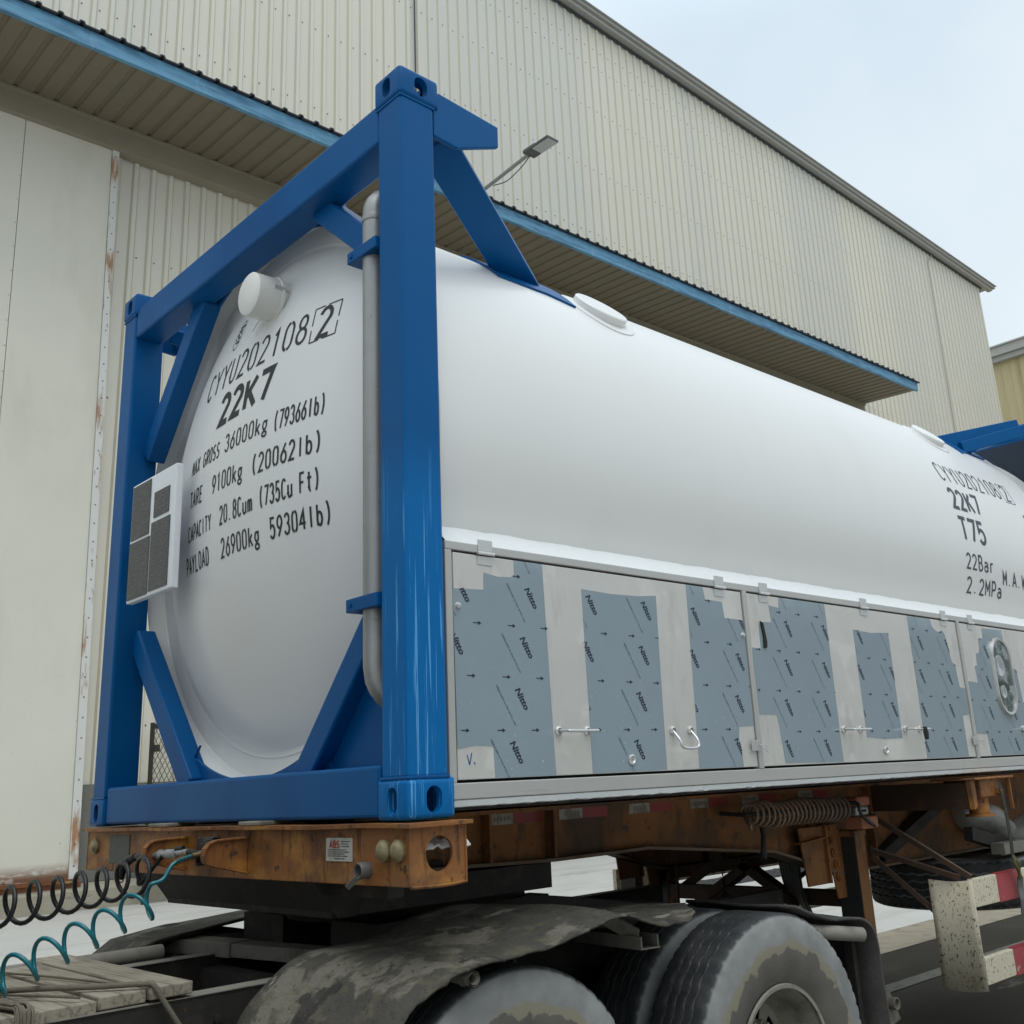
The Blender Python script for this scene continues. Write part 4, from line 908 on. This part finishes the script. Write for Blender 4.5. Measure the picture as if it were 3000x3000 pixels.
# landing legs
legs = []
for ya, yb, s_y in ((.500, .635, 1), (WC-.635, WC-.500, -1)):
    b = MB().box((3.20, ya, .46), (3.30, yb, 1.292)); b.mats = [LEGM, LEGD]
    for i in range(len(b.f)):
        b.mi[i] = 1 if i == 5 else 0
    lg = b.build('landing_leg', None, tl, bevel=.008); legs.append(lg)
    MB().box((3.195, ya-.004, 1.270), (3.305, yb+.004, 1.300)).build('leg_cap', LEGM, lg, bevel=.004)
    MB().box((3.212, ya+.012, .20), (3.288, yb-.012, .46)).build('leg_slider', PALEDIRT, lg)
    b = MB().prism([(3.285, .52), (3.325, .52), (3.40, .38), (3.285, .36)], 'y', ya-.012, ya+.0); b.lathe([(0, .030), (.04, .030), (.04, .022), (.005, .022)], (3.315, ya-.012, .468), (0, -1, 0), 20); b.build('leg_bracket_foot', PALEDIRT, lg, bevel=.003)
    MB().box((3.14, ya-.05, .17), (3.40, yb+.05, .20)).build('sand_shoe', PALEDIRT, lg, bevel=.003)
    b = MB(); yp = ya+.075 if s_y > 0 else yb-.083
    b.prism([(2.805, 1.335), (3.035, 1.335), (3.06, 1.058), (2.845, 1.058)], 'y', yp, yp+.008); b.box((3.02, yp-.02, 1.06), (3.034, yp+.03, 1.34)); b.bar((2.76, yp-.02, 1.265), (2.99, yp-.02, 1.283), .045, .007); b.build('leg_bracket', ORANGED, lg)
    b = MB().prism([(3.05, 1.335), (3.20, 1.335), (3.20, .975), (3.12, .975)], 'y', yp+.012, yp+.02)
    for k in range(5): b.lathe([(0, .021), (.012, .021), (.013, .012), (.022, .011), (.023, .001)], (3.085+.012*k, yp+.012, 1.315-.058*k), (0, -1, 0), 8)
    b.build('bolt_flange', ORANGED, lg)
MB().box((3.21, .636, .925), (3.27, WC-.636, 1.003)).build('leg_cross_tube', DARKO, tl)
b = MB()
b.bar((3.24, .93, .93), (3.24, 1.27, 1.13), .05, .075, (1, 0, 0)); b.bar((3.25, 1.60, .90), (3.25, 1.20, 1.13), .05, .095, (1, 0, 0)); b.bar((3.28, 1.80, .95), (3.28, 1.42, 1.16), .04, .045, (1, 0, 0)); b.build('leg_diagonal', DARKO, tl)
MB().box((3.22, 2.08, .80), (3.29, 2.20, 1.20)).build('guard_post', GRIME, tl)
MB().box((3.2, WC-WY-.02, 1.03), (5.2, WC-WY+.06, 1.10)).build('far_beam_flange', DARKO, tl)
# dangling chain and cord, spring rod
b = MB()
b.tube([(3.0, 1.55, 1.13), (3.0, 1.555, .92)], .007, 6)
for k in range(6): b.lathe([(-.004, .010), (.004, .014), (-.004, .010)], (2.95, 1.18, 1.115-.02*k), (0, k % 2, 1-k % 2), 8)
b.lathe([(0, .012), (.02, .030), (.035, .022), (.06, .028), (.08, .006)], (2.95, 1.18, 1.0), (0, 0, -1), 12); b.build('hanging_chain', GRIME, tl)
b = MB().tube([(2.42, .52, 1.40), (2.405, .5, 1.33), (2.36, .48, 1.23)], [.010, .012, .016], 10); b.build('crank_handle', GRIME, tl, smooth=40)
# cables between legs
b = MB()
for k in range(8): b.tube(spline([(3.1+.02*k, .80+.03*k, 1.14), (3.08+.025*k, .78+.03*k, 1.0), (3.10+.03*k, .74+.03*k, .86+.01*k), (3.13+.02*k, .80, .80)], 5), .012, 6)
b.build('cable_bundle', RUBBER, tl, smooth=60)
# side guard: end plate, two rails and the struts to the leg
b = MB(); rows = []
for k in range(9):
    tt = k/8; y = .225*tt; x = 3.393+.010*math.sin(tt*pi)-.008*tt
    rows.append([(x, y, .553-.012*math.sin(tt*pi)), (x, y, .80), (x, y, 1.055-.010*math.sin(tt*pi))])
sgp = MB().grid(rows).build('guard_plate', CREAM, tl, solid=.006, smooth=60)
for za, zb, xr in ((.927, 1.058, 3.66), (.578, .700, 3.715)):
    b = MB(); x = 3.402; kk2 = 0
    b.box((3.402, -.002, za), (9.0, .030, zb)); rl = b.build('guard_rail', CREAM, tl, bevel=.004)
    for q in range(7):
        xx = xr+q*.52
        MB().box((xx, -.004, za-.002), (xx+.26, .0, zb+.002)).box((xx, -.004, zb+.0005), (xx+.26, .03, zb+.0025)).build('red_band', REDP, rl)
b = MB()
for p, q in (((3.36, .50, 1.375), (3.41, .010, 1.062)), ((3.33, .50, 1.195), (3.40, .06, 1.060)), ((3.335, .50, 1.165), (3.40, .215, .895)), ((3.45, .62, 1.12), (3.41, .02, .64)) if False else ((3.6, .6, 1.36), (3.46, 1.1, 1.0))):
    b.bar(p, q, .004, .026, (0, .5, 1)); b.bar(Vector(p)+Vector((.011, 0, .012)), Vector(q)+Vector((.011, 0, .012)), .024, .004, (0, .5, 1), DUSTLIT)
b.mats = [DARKO, DUSTLIT]
for i in range(len(b.mi)): b.mi[i] = (i//6) % 2  # upper legs paler: light on the strut edges put into the colour
b.build('guard_strut', None, tl)
rows = [[(x_ if False else 3.393, y, z) for z in (.553, 1.055)] for y in (2.30, 2.32, 2.345)]
MB().grid(rows).build('guard_plate', CREAM, tl, solid=.006)
b = MB().box((3.40, 2.41, .93), (9, 2.44, 1.055)).box((3.40, 2.41, .58), (9, 2.44, .70)); b.build('guard_rail', CREAM, tl)
# valve box at the end of the coiled line
b = MB().box((3.100, .40, 1.425), (3.225, .50, 1.472)); b.box((3.100, .41, 1.375), (3.22, .50, 1.424), ALU); b.box((3.095, .38, 1.312), (3.25, .49, 1.374)); b.mats = [PINK, ALU]
for i in range(len(b.mi)): b.mi[i] = 1 if 6 <= i < 12 else 0
vb = b.build('valve_box', None, tl, bevel=.010)
b = MB()
for q in range(3): b.lathe([(0, .007), (.006, .007), (.006, .001)], (3.135+.022*q, .41, 1.40), (0, -1, 0), 10)
b.build('gland', RUBBER, vb)
MB().tube(spline([(3.03, .42, 1.445), (3.05, .37, 1.44), (3.045, .36, 1.40), (3.09, .35, 1.355), (3.17, .36, 1.325)], 6), .0085, 8).build('connector_cable', RUBBER, vb, smooth=60)
# spare wheel carrier bars and wooden block stay with the trailer
b = MB().bar((4.05, .30, 1.23), (4.75, .36, 1.10), .05, .07); b.build('carrier_bar', GRIME, tl)
MB().box((4.30, .22, 1.10), (4.95, .30, 1.16)).build('carrier_beam', PALEDIRT, tl)
b = MB().bar((3.62, .62, 1.14), (4.35, .55, 1.42), .06, .07, (0, 1, 0)); b.build('carrier_stay', GRIME, tl)

# ------------------------------------------------------------------ wheels
def tyre_mesh():
    """tyre about the y axis, outer sidewall towards -y, centred on its own middle"""
    b = MB(); n = 240; ro, hw = .540, .132
    ring = [(-.105, .283), (-.128, .32), (-.142, .40), (-.140, .47), (-.134, .508), (-.124, .530), (-.112, .5385)]
    g = []
    for c in (-.062, -.021, .021, .062): g += [(c-.0085, ro), (c-.005, ro-.016), (c+.005, ro-.016), (c+.0085, ro)]
    prof = ring+[(-.105, ro-.0005)]+g+[(.105, ro-.0005)]+[(-y, r) for y, r in ring[::-1]]
    K = len(prof); vs = []
    for k in range(n):
        a = 2*pi*k/n; zig = .003*(1 if (k//3) % 2 else -1)
        for i, (y, r) in enumerate(prof):
            yy = y
            if 8 <= i < 24: yy = y+zig
            if i in (5, 6, 25, 26) and k % 4 == 0: r = r-.007
            vs.append((math.sin(a)*r, yy, math.cos(a)*r))
    b.add(vs, [(k*K+i, k*K+i+1, ((k+1) % n)*K+i+1, ((k+1) % n)*K+i) for k in range(n) for i in range(K-1)])
    return b
def rim_mesh(outer):
    b = MB(); n = 60; s = -1
    prof = [(-.122, .272), (-.124, .285), (-.115, .289), (-.105, .283), (-.100, .268), (-.085, .262), (-.055, .250), (.02, .238), (.045, .22), (.052, .195), (.050, .150), (.040, .125), (.02, .112), (-.05, .105), (-.06, .095), (-.062, .001)]
    b.lathe([(t, r) for t, r in prof], (0, 0, 0), (0, 1, 0), n, None, skip=lambda i, k: i == 9 and (k % 6) in (0, 1, 2))
    for k in range(10):
        a = 2*pi*(k+.5)/10; b.lathe([(0, .016), (-.02, .016), (-.022, .010), (-.045, .009), (-.046, .001)], (math.sin(a)*.138, .045, math.cos(a)*.138), (0, 1, 0), 6)
    b.lathe([(.02, .283), (.118, .289), (.12, .26), (.05, .245)], (0, 0, 0), (0, 1, 0), n)
    return b
tc_ = thing('tractor_unit', (.6, YC, 0), 'rear chassis of the tractor truck with dusty dual wheels and torn fenders', 'truck')
TYc = None; proto = None
AX = (.40, 1.75)
for xa in AX:
    for yy, fl_ in ((.142, 0), (.455, 0), (WC-.142, pi), (WC-.455, pi)):
        loc = (xa, yy, .545)
        if proto is None:
            ty = tyre_mesh(); ty.v = [(v[0]+loc[0], v[1]+loc[1], v[2]+loc[2]) for v in ty.v]
            proto = ty.build('tyre', TYRE, tc_, smooth=38, origin=loc)
            rm = rim_mesh(True); rm.v = [(v[0]+loc[0], v[1]+loc[1], v[2]+loc[2]) for v in rm.v]
            rimo = rm.build('rim', RIMM, proto, smooth=38, origin=loc)
        else:
            d_ = Vector(loc)-WL[proto.name]
            c = proto.copy(); COL.objects.link(c); c.parent = tc_; c.location = loc; WL[c.name] = Vector(loc)
            c.rotation_euler = (0, .7*xa+1.3*yy, fl_) if True else c.rotation_euler
            c.matrix_parent_inverse = Matrix.Translation(-WL[tc_.name])
            r2 = rimo.copy(); COL.objects.link(r2); r2.parent = c; r2.matrix_parent_inverse = Matrix.Identity(4); r2.location = (0, 0, 0)
for xa in AX:
    b = MB().tube([(xa, .55, .545), (xa, WC-.55, .545)], .09, 16); b.lathe([(-.2, .1), (-.1, .24), (.1, .24), (.2, .1)], (xa, YC, .545), (0, 1, 0), 24); b.build('axle', GRIME, tc_, smooth=40)
b = MB().prism([(-3.9, .75), (-1.75, .75), (-1.62, 1.2), (-1.62, 3.0), (-1.9, 3.35), (-3.4, 3.4), (-3.95, 2.6)], 'y', .02, 2.42); b.build('cab', mat('dull_cab_paint', (.42, .41, .39), .5), tc_, bevel=.06)  # cab out of view, added to shade the tank front; pale grey for bounce
# chassis rails (top at 1.03)
RZ = 1.035
for ya in (.775, 1.585):
    b = MB().box((-4, ya, RZ-.27), (2.9, ya+.008, RZ-.009)); b.box((-4, ya, RZ-.008), (2.9, ya+.075, RZ)); b.box((-4, ya, RZ-.27), (2.9, ya+.075, RZ-.262))
    for k in range(14): b.lathe([(0, .014), (.010, .014), (.011, .001)], (-1.2+.17*k, ya, RZ-.075-.05*(k % 2)), (0, -1, 0), 8)
    b.box((-4, ya-.006, RZ-.27), (2.9, ya-.0, RZ-.14))
    rl = b.build('chassis_rail', GRIME, tc_)
    MB().box((-4, ya-.004, RZ+.0005), (.35, ya+.078, RZ+.0035)).build('dusty_flange', PALEDIRT, rl)
for x in (-.9, .15, 1.0, 2.0): MB().box((x, .79, RZ-.2), (x+.09, 1.66, RZ-.04)).build('chassis_cross_member', GRIME, tc_)
# tube alongside the far rail, cross beam on the rails
MB().tube([(-1.5, 1.72, RZ+.02), (.05, 1.72, RZ+.02)], .030, 12).build('frame_tube', PALEDIRT, tc_, smooth=50)
b = MB().bar((.205, 1.93, RZ+.018), (.275, 1.50, RZ+.018), .11, .055); b.bar((.275, 1.50, RZ+.018), (.36, .95, RZ+.018), .10, .050); b.build('fender_cross_beam', PALEDIRT, tc_, bevel=.004)
# fifth wheel
b = MB().lathe([(0, .001), (.0, .48), (-.03, .5), (-.06, .48)], (.86, YC, 1.215), (0, 0, 1), 40); b.box((.6, .80, 1.03), (1.15, 1.64, 1.16)); b.box((.45, .90, 1.10), (1.38, 1.02, 1.165)); b.box((.45, 1.42, 1.10), (1.38, 1.54, 1.165))
for ya, yb in ((.74, 1.05), (1.40, 1.72)): b.prism([(.40, 1.05), (.40, 1.165), (1.12, 1.19), (1.28, 1.172), (1.42, 1.15), (1.80, 1.085), (1.86, 1.04)], 'y', ya, yb)
b.box((1.0, .7, 1.0), (1.9, 1.74, 1.085)); b.build('fifth_wheel', GRIME, tc_)
b = MB()
for ya in (.62, 1.74): b.box((.2, ya-.04, .62), (1.95, ya+.04, .80)); b.lathe([(0, .09), (.1, .09)], (1.075, ya-.05, .85), (0, 1, 0), 20)
b.build('leaf_spring', GRIME, tc_)
b = MB().tube(spline([(.78, .60, .98), (.86, .60, 1.03), (.90, .60, 1.0), (.915, .6, .85)], 5), .015, 8); b.build('brake_line', RUBBER, tc_, smooth=50)
# near fender: a long warped sheet over both wheels
near = [(-.235, -.05, .50), (-.225, -.05, .70), (-.165, -.05, .88), (-.04, -.05, 1.041), (.068, -.05, 1.079), (.148, -.05, 1.108), (.342, -.05, 1.123), (.499, -.05, 1.142), (.676, -.05, 1.161), (.789, -.05, 1.183), (.866, -.05, 1.177), (1.005, -.05, 1.131), (1.147, -.045, 1.124), (1.23, -.02, 1.148)]
far = [(-.285, .55, .50), (-.275, .55, .78), (-.228, .55, .98), (-.105, .55, 1.095), (-.012, .55, 1.137), (.10, .55, 1.146), (.238, .55, 1.152), (.373, .55, 1.190), (.586, .55, 1.217), (.830, .55, 1.187), (1.00, .55, 1.155), (1.18, .55, 1.136), (1.45, .52, 1.131), (1.66, .42, 1.108)]
nr_, fr_ = spline(near, 9), spline(far, 9); rows = []
for i, (a, b_) in enumerate(zip(nr_, fr_)):
    row = []
    for k in range(15):
        t = k/14; p = a.lerp(b_, t); w_ = mnoise.noise(Vector((p.x*3.1, p.y*3.5, 0)))*.014+mnoise.noise(Vector((p.x*9, p.y*7, 3)))*.010+abs(mnoise.noise(Vector((p.x*6, p.y*3, 9))))*.012; p.y += (.016*mnoise.noise(Vector((p.x*17, 4, 0)))+.010*mnoise.noise(Vector((p.x*45, 8, 0))))*(1-t)**4
        p.z += w_*math.sin(pi*min(1, t+.25))+.015*math.sin(pi*t)*(1 if i > 27 else 0); row.append(p)
    rows.append(row)
MB().grid(rows).build('fender', FEND, tc_, solid=.007, smooth=60)
rows = []
for (x, z) in ((-.16, .62), (-.10, .85), (-.02, 1.0), (.10, 1.075), (.30, 1.105), (.52, 1.12), (.72, 1.125), (.9, 1.118), (1.05, 1.10), (1.2, 1.06)):
    rows.append([(x-.03+.01*k, 1.85+.11*k, z+.02*mnoise.noise(Vector((x*4, k*.7, 0)))-(.012*k if k < 3 else .03)) for k in range(6)])
MB().grid(rows).build('fender', FEND, tc_, solid=.010, smooth=60)
rows = []
for (x, z) in ((-.2, .8), (-.135, .98), (-.03, 1.07), (.1, 1.095), (.25, 1.10)): rows.append([(x, 1.80+.05*k, z-.02*k) for k in range(3)])
MB().grid(rows).build('fender_patch', FEND, tc_, solid=.006, smooth=60)
# rear flap behind the second wheel
prof = spline([(1.92, 1.09, 0), (2.06, 1.042, 0), (2.2, 1.012, 0), (2.33, 1.0, 0), (2.42, .982, 0), (2.485, .93, 0), (2.51, .80, 0), (2.515, .5, 0), (2.52, .16, 0)], 5)
rows = [[(p.x+.012*mnoise.noise(Vector((p.y*6, k, 0))), .03+.095*k, p.y+.010*mnoise.noise(Vector((p.x*8, k*.8, 2)))) for k in range(7)] for p in prof]
MB().grid(rows).build('mud_flap', FLAP, tc_, solid=.012, smooth=60)
b = MB()
for k in range(4): b.bar((2.47-.004*k, .10+.03*k, .9-.16*k), (2.47-.004*k, .55, .9-.16*k), .02, .03)
b.box((2.44, .12, .3), (2.47, .16, .9)); b.build('flap_frame', GRIME, tc_)
b = MB().tube([(1.95, .12, .995), (2.335, .0, .938)], .029, 20, cap=False); bt = b.build('bracket_tube', PALEDIRT, tc_, smooth=60)
b = MB().tube([(1.95, .12, .995), (2.3345, .0, .938)], .024, 20, cap=False); b.build('tube_bore', GRIME, bt, smooth=60)
b = MB(); dd = Vector((.385, -.12, -.057)).normalized(); b.lathe([(0, .0292), (.001, .0242)], (2.335, .0, .938), dd, 20); b.build('tube_rim', PALEDIRT, bt)
b = MB().tube([(.26, .45, 1.085), (.188, -.045, 1.090)], .0215, 16, cap=False); b.tube([(.26, .45, 1.085), (.188, -.045, 1.090)], .016, 16, cap=False); b.lathe([(0, .026), (.03, .026), (.03, .0215)], (.192, -.02, 1.090), (.14, 1, 0), 16); b.build('fender_bar', PALEDIRT, tc_, smooth=60)
# open channel bracket between the wheels
b = MB(); A, B = Vector((1.18, .62, 1.055)), Vector((1.055, .05, 1.070))
for off, w_, h_ in (((-.043, 0, 0), .005, .042), ((.043, 0, 0), .005, .042), ((0, 0, -.020), .086, .005)):
    b.bar(A+Vector(off), B+Vector(off), w_, h_)
b.bar((1.0, .22, 1.15), (1.05, .10, 1.085), .06, .006, (1, 0, .3)); b.build('channel_bracket', PALEDIRT, tc_)
MB().prism([(1.02, .70), (1.12, .70), (1.09, .50), (1.03, .50)] if False else [(-.06, .93), (.05, .93), (.06, .80), (-.06, .80)], 'y', -.03, -.025).build('reflector_plate', PALEDIRT, tc_)

# ------------------------------------------------------------------ loose things
sw_ = thing('spare_wheel', (4.72, .72, .79), 'spare tyre lying flat beneath the trailer behind the guard rail', 'tyre')
o = proto.copy(); COL.objects.link(o); o.name = 'tyre'; o.parent = sw_; o.matrix_parent_inverse = Matrix.Identity(4); o.location = (0, 0, .14); o.rotation_euler = (R(90), 0, 0); WL[o.name] = Vector((4.72, .72, .93))
o = rimo.copy(); COL.objects.link(o); o.name = 'rim'; o.parent = sw_; o.matrix_parent_inverse = Matrix.Identity(4); o.location = (0, 0, .14); o.rotation_euler = (R(90), 0, 0)
def sack(name, c, ax, rx_, rr, lab, seed):
    b = MB(); n = 28; K = 18; rows = []; ax = Vector(ax).normalized(); side = ax.cross(Vector((0, 0, 1))).normalized()
    for i in range(K+1):
        t = -1+2*i/K; w_ = (1-abs(t)**3.5)**.5 if abs(t) < 1 else 0; row = []
        for k in range(n+1):
            a = 2*pi*(k % n)/n; d_ = side*math.cos(a)*1.25+Vector((0, 0, 1))*math.sin(a)*.72
            p = Vector(c)+ax*(t*rx_)+d_*(rr*max(w_, .12 if abs(t) > .95 else 0))
            p += d_*.03*mnoise.noise(p*5+Vector((seed, 0, 0)))+d_*.012*mnoise.noise(p*16+Vector((seed, 0, 0))); row.append(p)
        rows.append(row)
    b.grid(rows); return tag(b.build(name, SACK, smooth=70), lab, 'sack')
sack('sack', (5.02, .70, 1.225), (.9, .30, -.18), .50, .15, 'dirty white sack lying above the spare tyre, hanging over its end', 1)
sack('sack', (5.75, .62, 1.17), (1, -.2, .1), .42, .15, 'crumpled white sack behind the strap, furthest along the trailer', 5)
st = thing('ratchet_strap', (3.82, -.03, .85), 'olive ratchet strap hanging from the orange twist lock box', 'strap')
b = MB(); pts = spline([(3.83, -.02, 1.50), (3.815, -.035, 1.42), (3.812, -.04, 1.31), (3.80, -.045, 1.20), (3.80, -.04, 1.12)], 5)
b.grid([[p+Vector((-.014, 0, 0)), p+Vector((.014, -.002, 0))] for p in pts]); b.build('webbing', STRAP, st, solid=.004)
b = MB()
for pts in ([(3.795, -.045, 1.14), (3.80, -.05, 1.09), (3.835, -.045, 1.06), (3.85, -.04, 1.02)], [(3.81, -.04, 1.13), (3.845, -.045, 1.09), (3.86, -.035, 1.05), (3.875, -.035, 1.02)]): b.tube(spline(pts, 4), .009, 8)
b.build('hook', STRAPY, st, smooth=60)
b = MB(); pts = spline([(3.86, -.03, 1.03), (3.868, -.02, .97), (3.852, -.03, .92), (3.862, -.02, .85)], 5); b.grid([[p+Vector((-.02, 0, 0)), p+Vector((.02, -.012, 0))] for p in pts]); b.build('loose_tail', mat('grey_webbing', (.13, .13, .125), .8, var=.3, vs=30), st, solid=.006)
# coiled line along the beam
b = MB(); pts = []; T_ = 21
for i in range(T_*16+1):
    t = i/(T_*16); a = 2*pi*i/16; x = 2.235+t*.80; r_ = .055*(1-.25*max(0, .16-t)/.16); zc_ = 1.423-.004*math.sin(t*9)+(.012 if t < .2 else 0)
    pts.append((x+.006*math.sin(i*.37), .455+r_*math.cos(a), zc_+r_*math.sin(a)*(1.0+.05*math.sin(t*14))))
b.tube(pts, .0066, 8)
pts = []
for i in range(40): a = 2*pi*i/16; pts.append((2.26+.045*math.cos(a)+.0005*i, .455+.03*math.cos(a)+.0008*i, 1.375+.018*math.sin(a)+.0006*i))
b.tube(pts, .0066, 8)
tag(b.build('coiled_hose', COILM, smooth=70), 'dusty brown coiled hose hung along the orange trailer beam', 'hose')
MB  # (hook that carries it belongs to the trailer)
b = MB().tube([(2.22, .60, 1.44), (2.22, .46, 1.432), (3.06, .46, 1.425), (3.06, .60, 1.43)], .010, 8); b.build('hose_hook', GRIME, tl)
# teal coil between tractor and trailer
def coil(name, p0, p1, sag, turns, R_, r_, head, tail, mt, lab, ph=0, grow=0, hand=1):
    p0, p1 = Vector(p0), Vector(p1); ax = (p1-p0).normalized(); u = (Vector((0, 0, 1))-ax*ax.z).normalized(); w = ax.cross(u); pts = [Vector(q) for q in head]; M_ = int(turns*20)
    for i in range(M_+1):
        t = i/M_; a = ph-2*pi*turns*t*hand; c = p0.lerp(p1, t)-Vector((0, 0, sag*4*t*(1-t))); rr = R_*(1+.1*mnoise.noise(Vector((t*9, 0, 0)))+grow*t)
        pts.append(c+u*(rr*math.cos(a))+w*(rr*math.sin(a)))
    pts += [Vector(q) for q in tail]
    k = len(head); pts = spline(pts[:k+2], 6)[:-1]+pts[k+1:] if k > 1 else pts
    return tag(MB().tube(pts, r_, 10).build(name, mt, smooth=70), lab, 'hose')
gh = coil('air_hose', (-.275, 1.035, 1.315), (-1.25, .98, .96), .0, 11, .050, .0068, [(-.125, 1.055, 1.438), (-.16, 1.06, 1.434), (-.22, 1.055, 1.415), (-.255, 1.05, 1.37)], [], TEAL, 'stretched teal coiled air hose between tractor and trailer', ph=.4, hand=-1)
MB().lathe([(0, .012), (.03, .012), (.032, .009), (.06, .009)], (-.095, 1.055, 1.442), (-1, 0, -.1), 12).build('end_fitting', BRASS, gh, smooth=40)
pts = []
for i in range(120): a = 2*pi*i/12; t = i/120; q = Vector((-.125, 1.055, 1.438)).lerp(Vector((-.215, 1.056, 1.418)), t); pts.append(q+Vector((0, math.cos(a), math.sin(a)))*.0088)
MB().tube(pts, .0014, 5).build('guard_spring', RUBBER, gh)
bh = coil('air_hose', (-.17, 1.36, 1.375), (-1.25, 1.10, 1.33), .03, 13.5, .060, .0078, [(-.12, 1.20, 1.46), (-.13, 1.28, 1.45), (-.14, 1.33, 1.43)], [], RUBBER, 'black coiled air hose sagging beside the cream sliding door', ph=2.2)
b = MB().lathe([(0, .010), (.08, .010), (.082, .017), (.14, .017), (.142, .012), (.17, .012), (.172, .018), (.19, .018), (.192, .011), (.26, .010)], (-.115, 1.165, 1.446), (-.12, 1, -.06), 14); b.build('end_fitting', ALU, bh, smooth=40)
b = MB().tube(spline([(-.15, 1.42, 1.434), (-.155, 1.50, 1.43), (-.16, 1.57, 1.415), (-.165, 1.61, 1.385), (-.17, 1.625, 1.35)], 6), .011, 10)
pts = []
base = spline([(-.157, 1.52, 1.427), (-.16, 1.57, 1.415), (-.165, 1.61, 1.385), (-.17, 1.625, 1.345)], 40)
for i, q in enumerate(base): a = 2*pi*i/10; pts.append(q+Vector((math.cos(a)*.013, math.sin(a)*.013*.5, math.sin(a)*.012)))
b.tube(pts, .0024, 5); b.build('hose_tail', RUBBER, bh, smooth=60)
# planks on the tractor chassis and the ropes over them
PZ = 1.080
for (xa, xb, ya, yb, dz, lab) in ((-.405, -.270, .765, 1.84, .004, 'weathered grey plank nearest the fifth wheel, longest overhang'), (-.552, -.408, .785, 1.80, -.002, 'weathered grey plank crossed by the thick rope, second from fifth wheel'),
                                  (-.712, -.556, .780, 1.79, -.010, 'weathered grey plank with a dark split end, third from fifth wheel'), (-.90, -.716, .735, 1.80, -.004, 'weathered grey plank wrapped by the frayed rope')):
    b = MB(); rows = 12
    b.box((xa, ya, PZ-.036+dz), (xb, yb, PZ+dz))
    tag(b.build('plank', WOOD, bevel=.004), lab, 'plank', 'planks laid across the tractor chassis')
b = MB().box((-1.2, .80, RZ+.004), (-.262, .90, PZ-.042)); tag(b.build('timber_batten', WOOD, bevel=.004), 'long grey batten under the plank ends on the near rail', 'plank')
b = MB().tube(spline([(-.95, 1.25, PZ+.012), (-.80, 1.16, PZ+.012), (-.65, 1.03, PZ+.014), (-.52, .90, PZ+.012), (-.415, .79, PZ+.014), (-.395, .760, PZ+.008), (-.375, .745, PZ-.03), (-.33, .735, PZ-.10), (-.27, .725, PZ-.19), (-.2, .70, .80)], 8), .0085, 8)
b.tube(spline([(-.92, 1.30, PZ+.008), (-.80, 1.22, PZ+.008), (-.70, 1.10, PZ+.007)], 8), .006, 6)
tag(b.build('rope', ROPE, smooth=60), 'thick twisted rope crossing the planks and dropping over the rail', 'rope')
b = MB().tube(spline([(-.60, 1.62, PZ+.006), (-.55, 1.42, PZ+.007), (-.49, 1.15, PZ+.007), (-.44, .88, PZ+.008)], 8), .0042, 6)
b.tube(spline([(-.74, 1.12, PZ+.004), (-.66, .95, PZ+.004), (-.60, .80, PZ+.004)], 8), .0042, 6)
tag(b.build('cord', ROPE, smooth=60), 'thin cord stretched across the weathered planks', 'rope')
b = MB()
for q in range(7):
    pts = []
    for i in range(15):
        t = i/14; y = 1.10-.37*min(1, t*1.35); z = PZ+.008 if t < .74 else PZ+.008-.30*(t-.74)/.26
        pts.append((-.80+.03*t+.006*(q-3)+.010*mnoise.noise(Vector((t*5, q*2.3, 0))), y-(.006*q if t > .7 else 0)*.5+.006*mnoise.noise(Vector((t*7, q, 4))), z+.004*(q % 3)+.004*mnoise.noise(Vector((t*9, q*1.7, 1)))))
    b.tube(spline(pts, 3), .0052, 6)
tag(b.build('frayed_rope', ROPE, smooth=60), 'frayed dusty rope bundle wrapped over the front plank end', 'rope')
# white rag behind the bolster end
b = MB(); rows = []
for i in range(11):
    rows.append([(.055+.0165*i+.012*mnoise.noise(Vector((i, k, 3))), .01+.018*k+.02*mnoise.noise(Vector((i*.6, k*.9, 0)))-.002*i, 1.450+.022*math.sin(pi*k/6)+.022*mnoise.noise(Vector((i*.8, k*.8, 7)))) for k in range(7)])
b.grid(rows); tag(b.build('white_rag', CLOTH, smooth=70, solid=.006), 'crumpled white rag stuffed behind the round opening of the trailer bolster', 'rag')
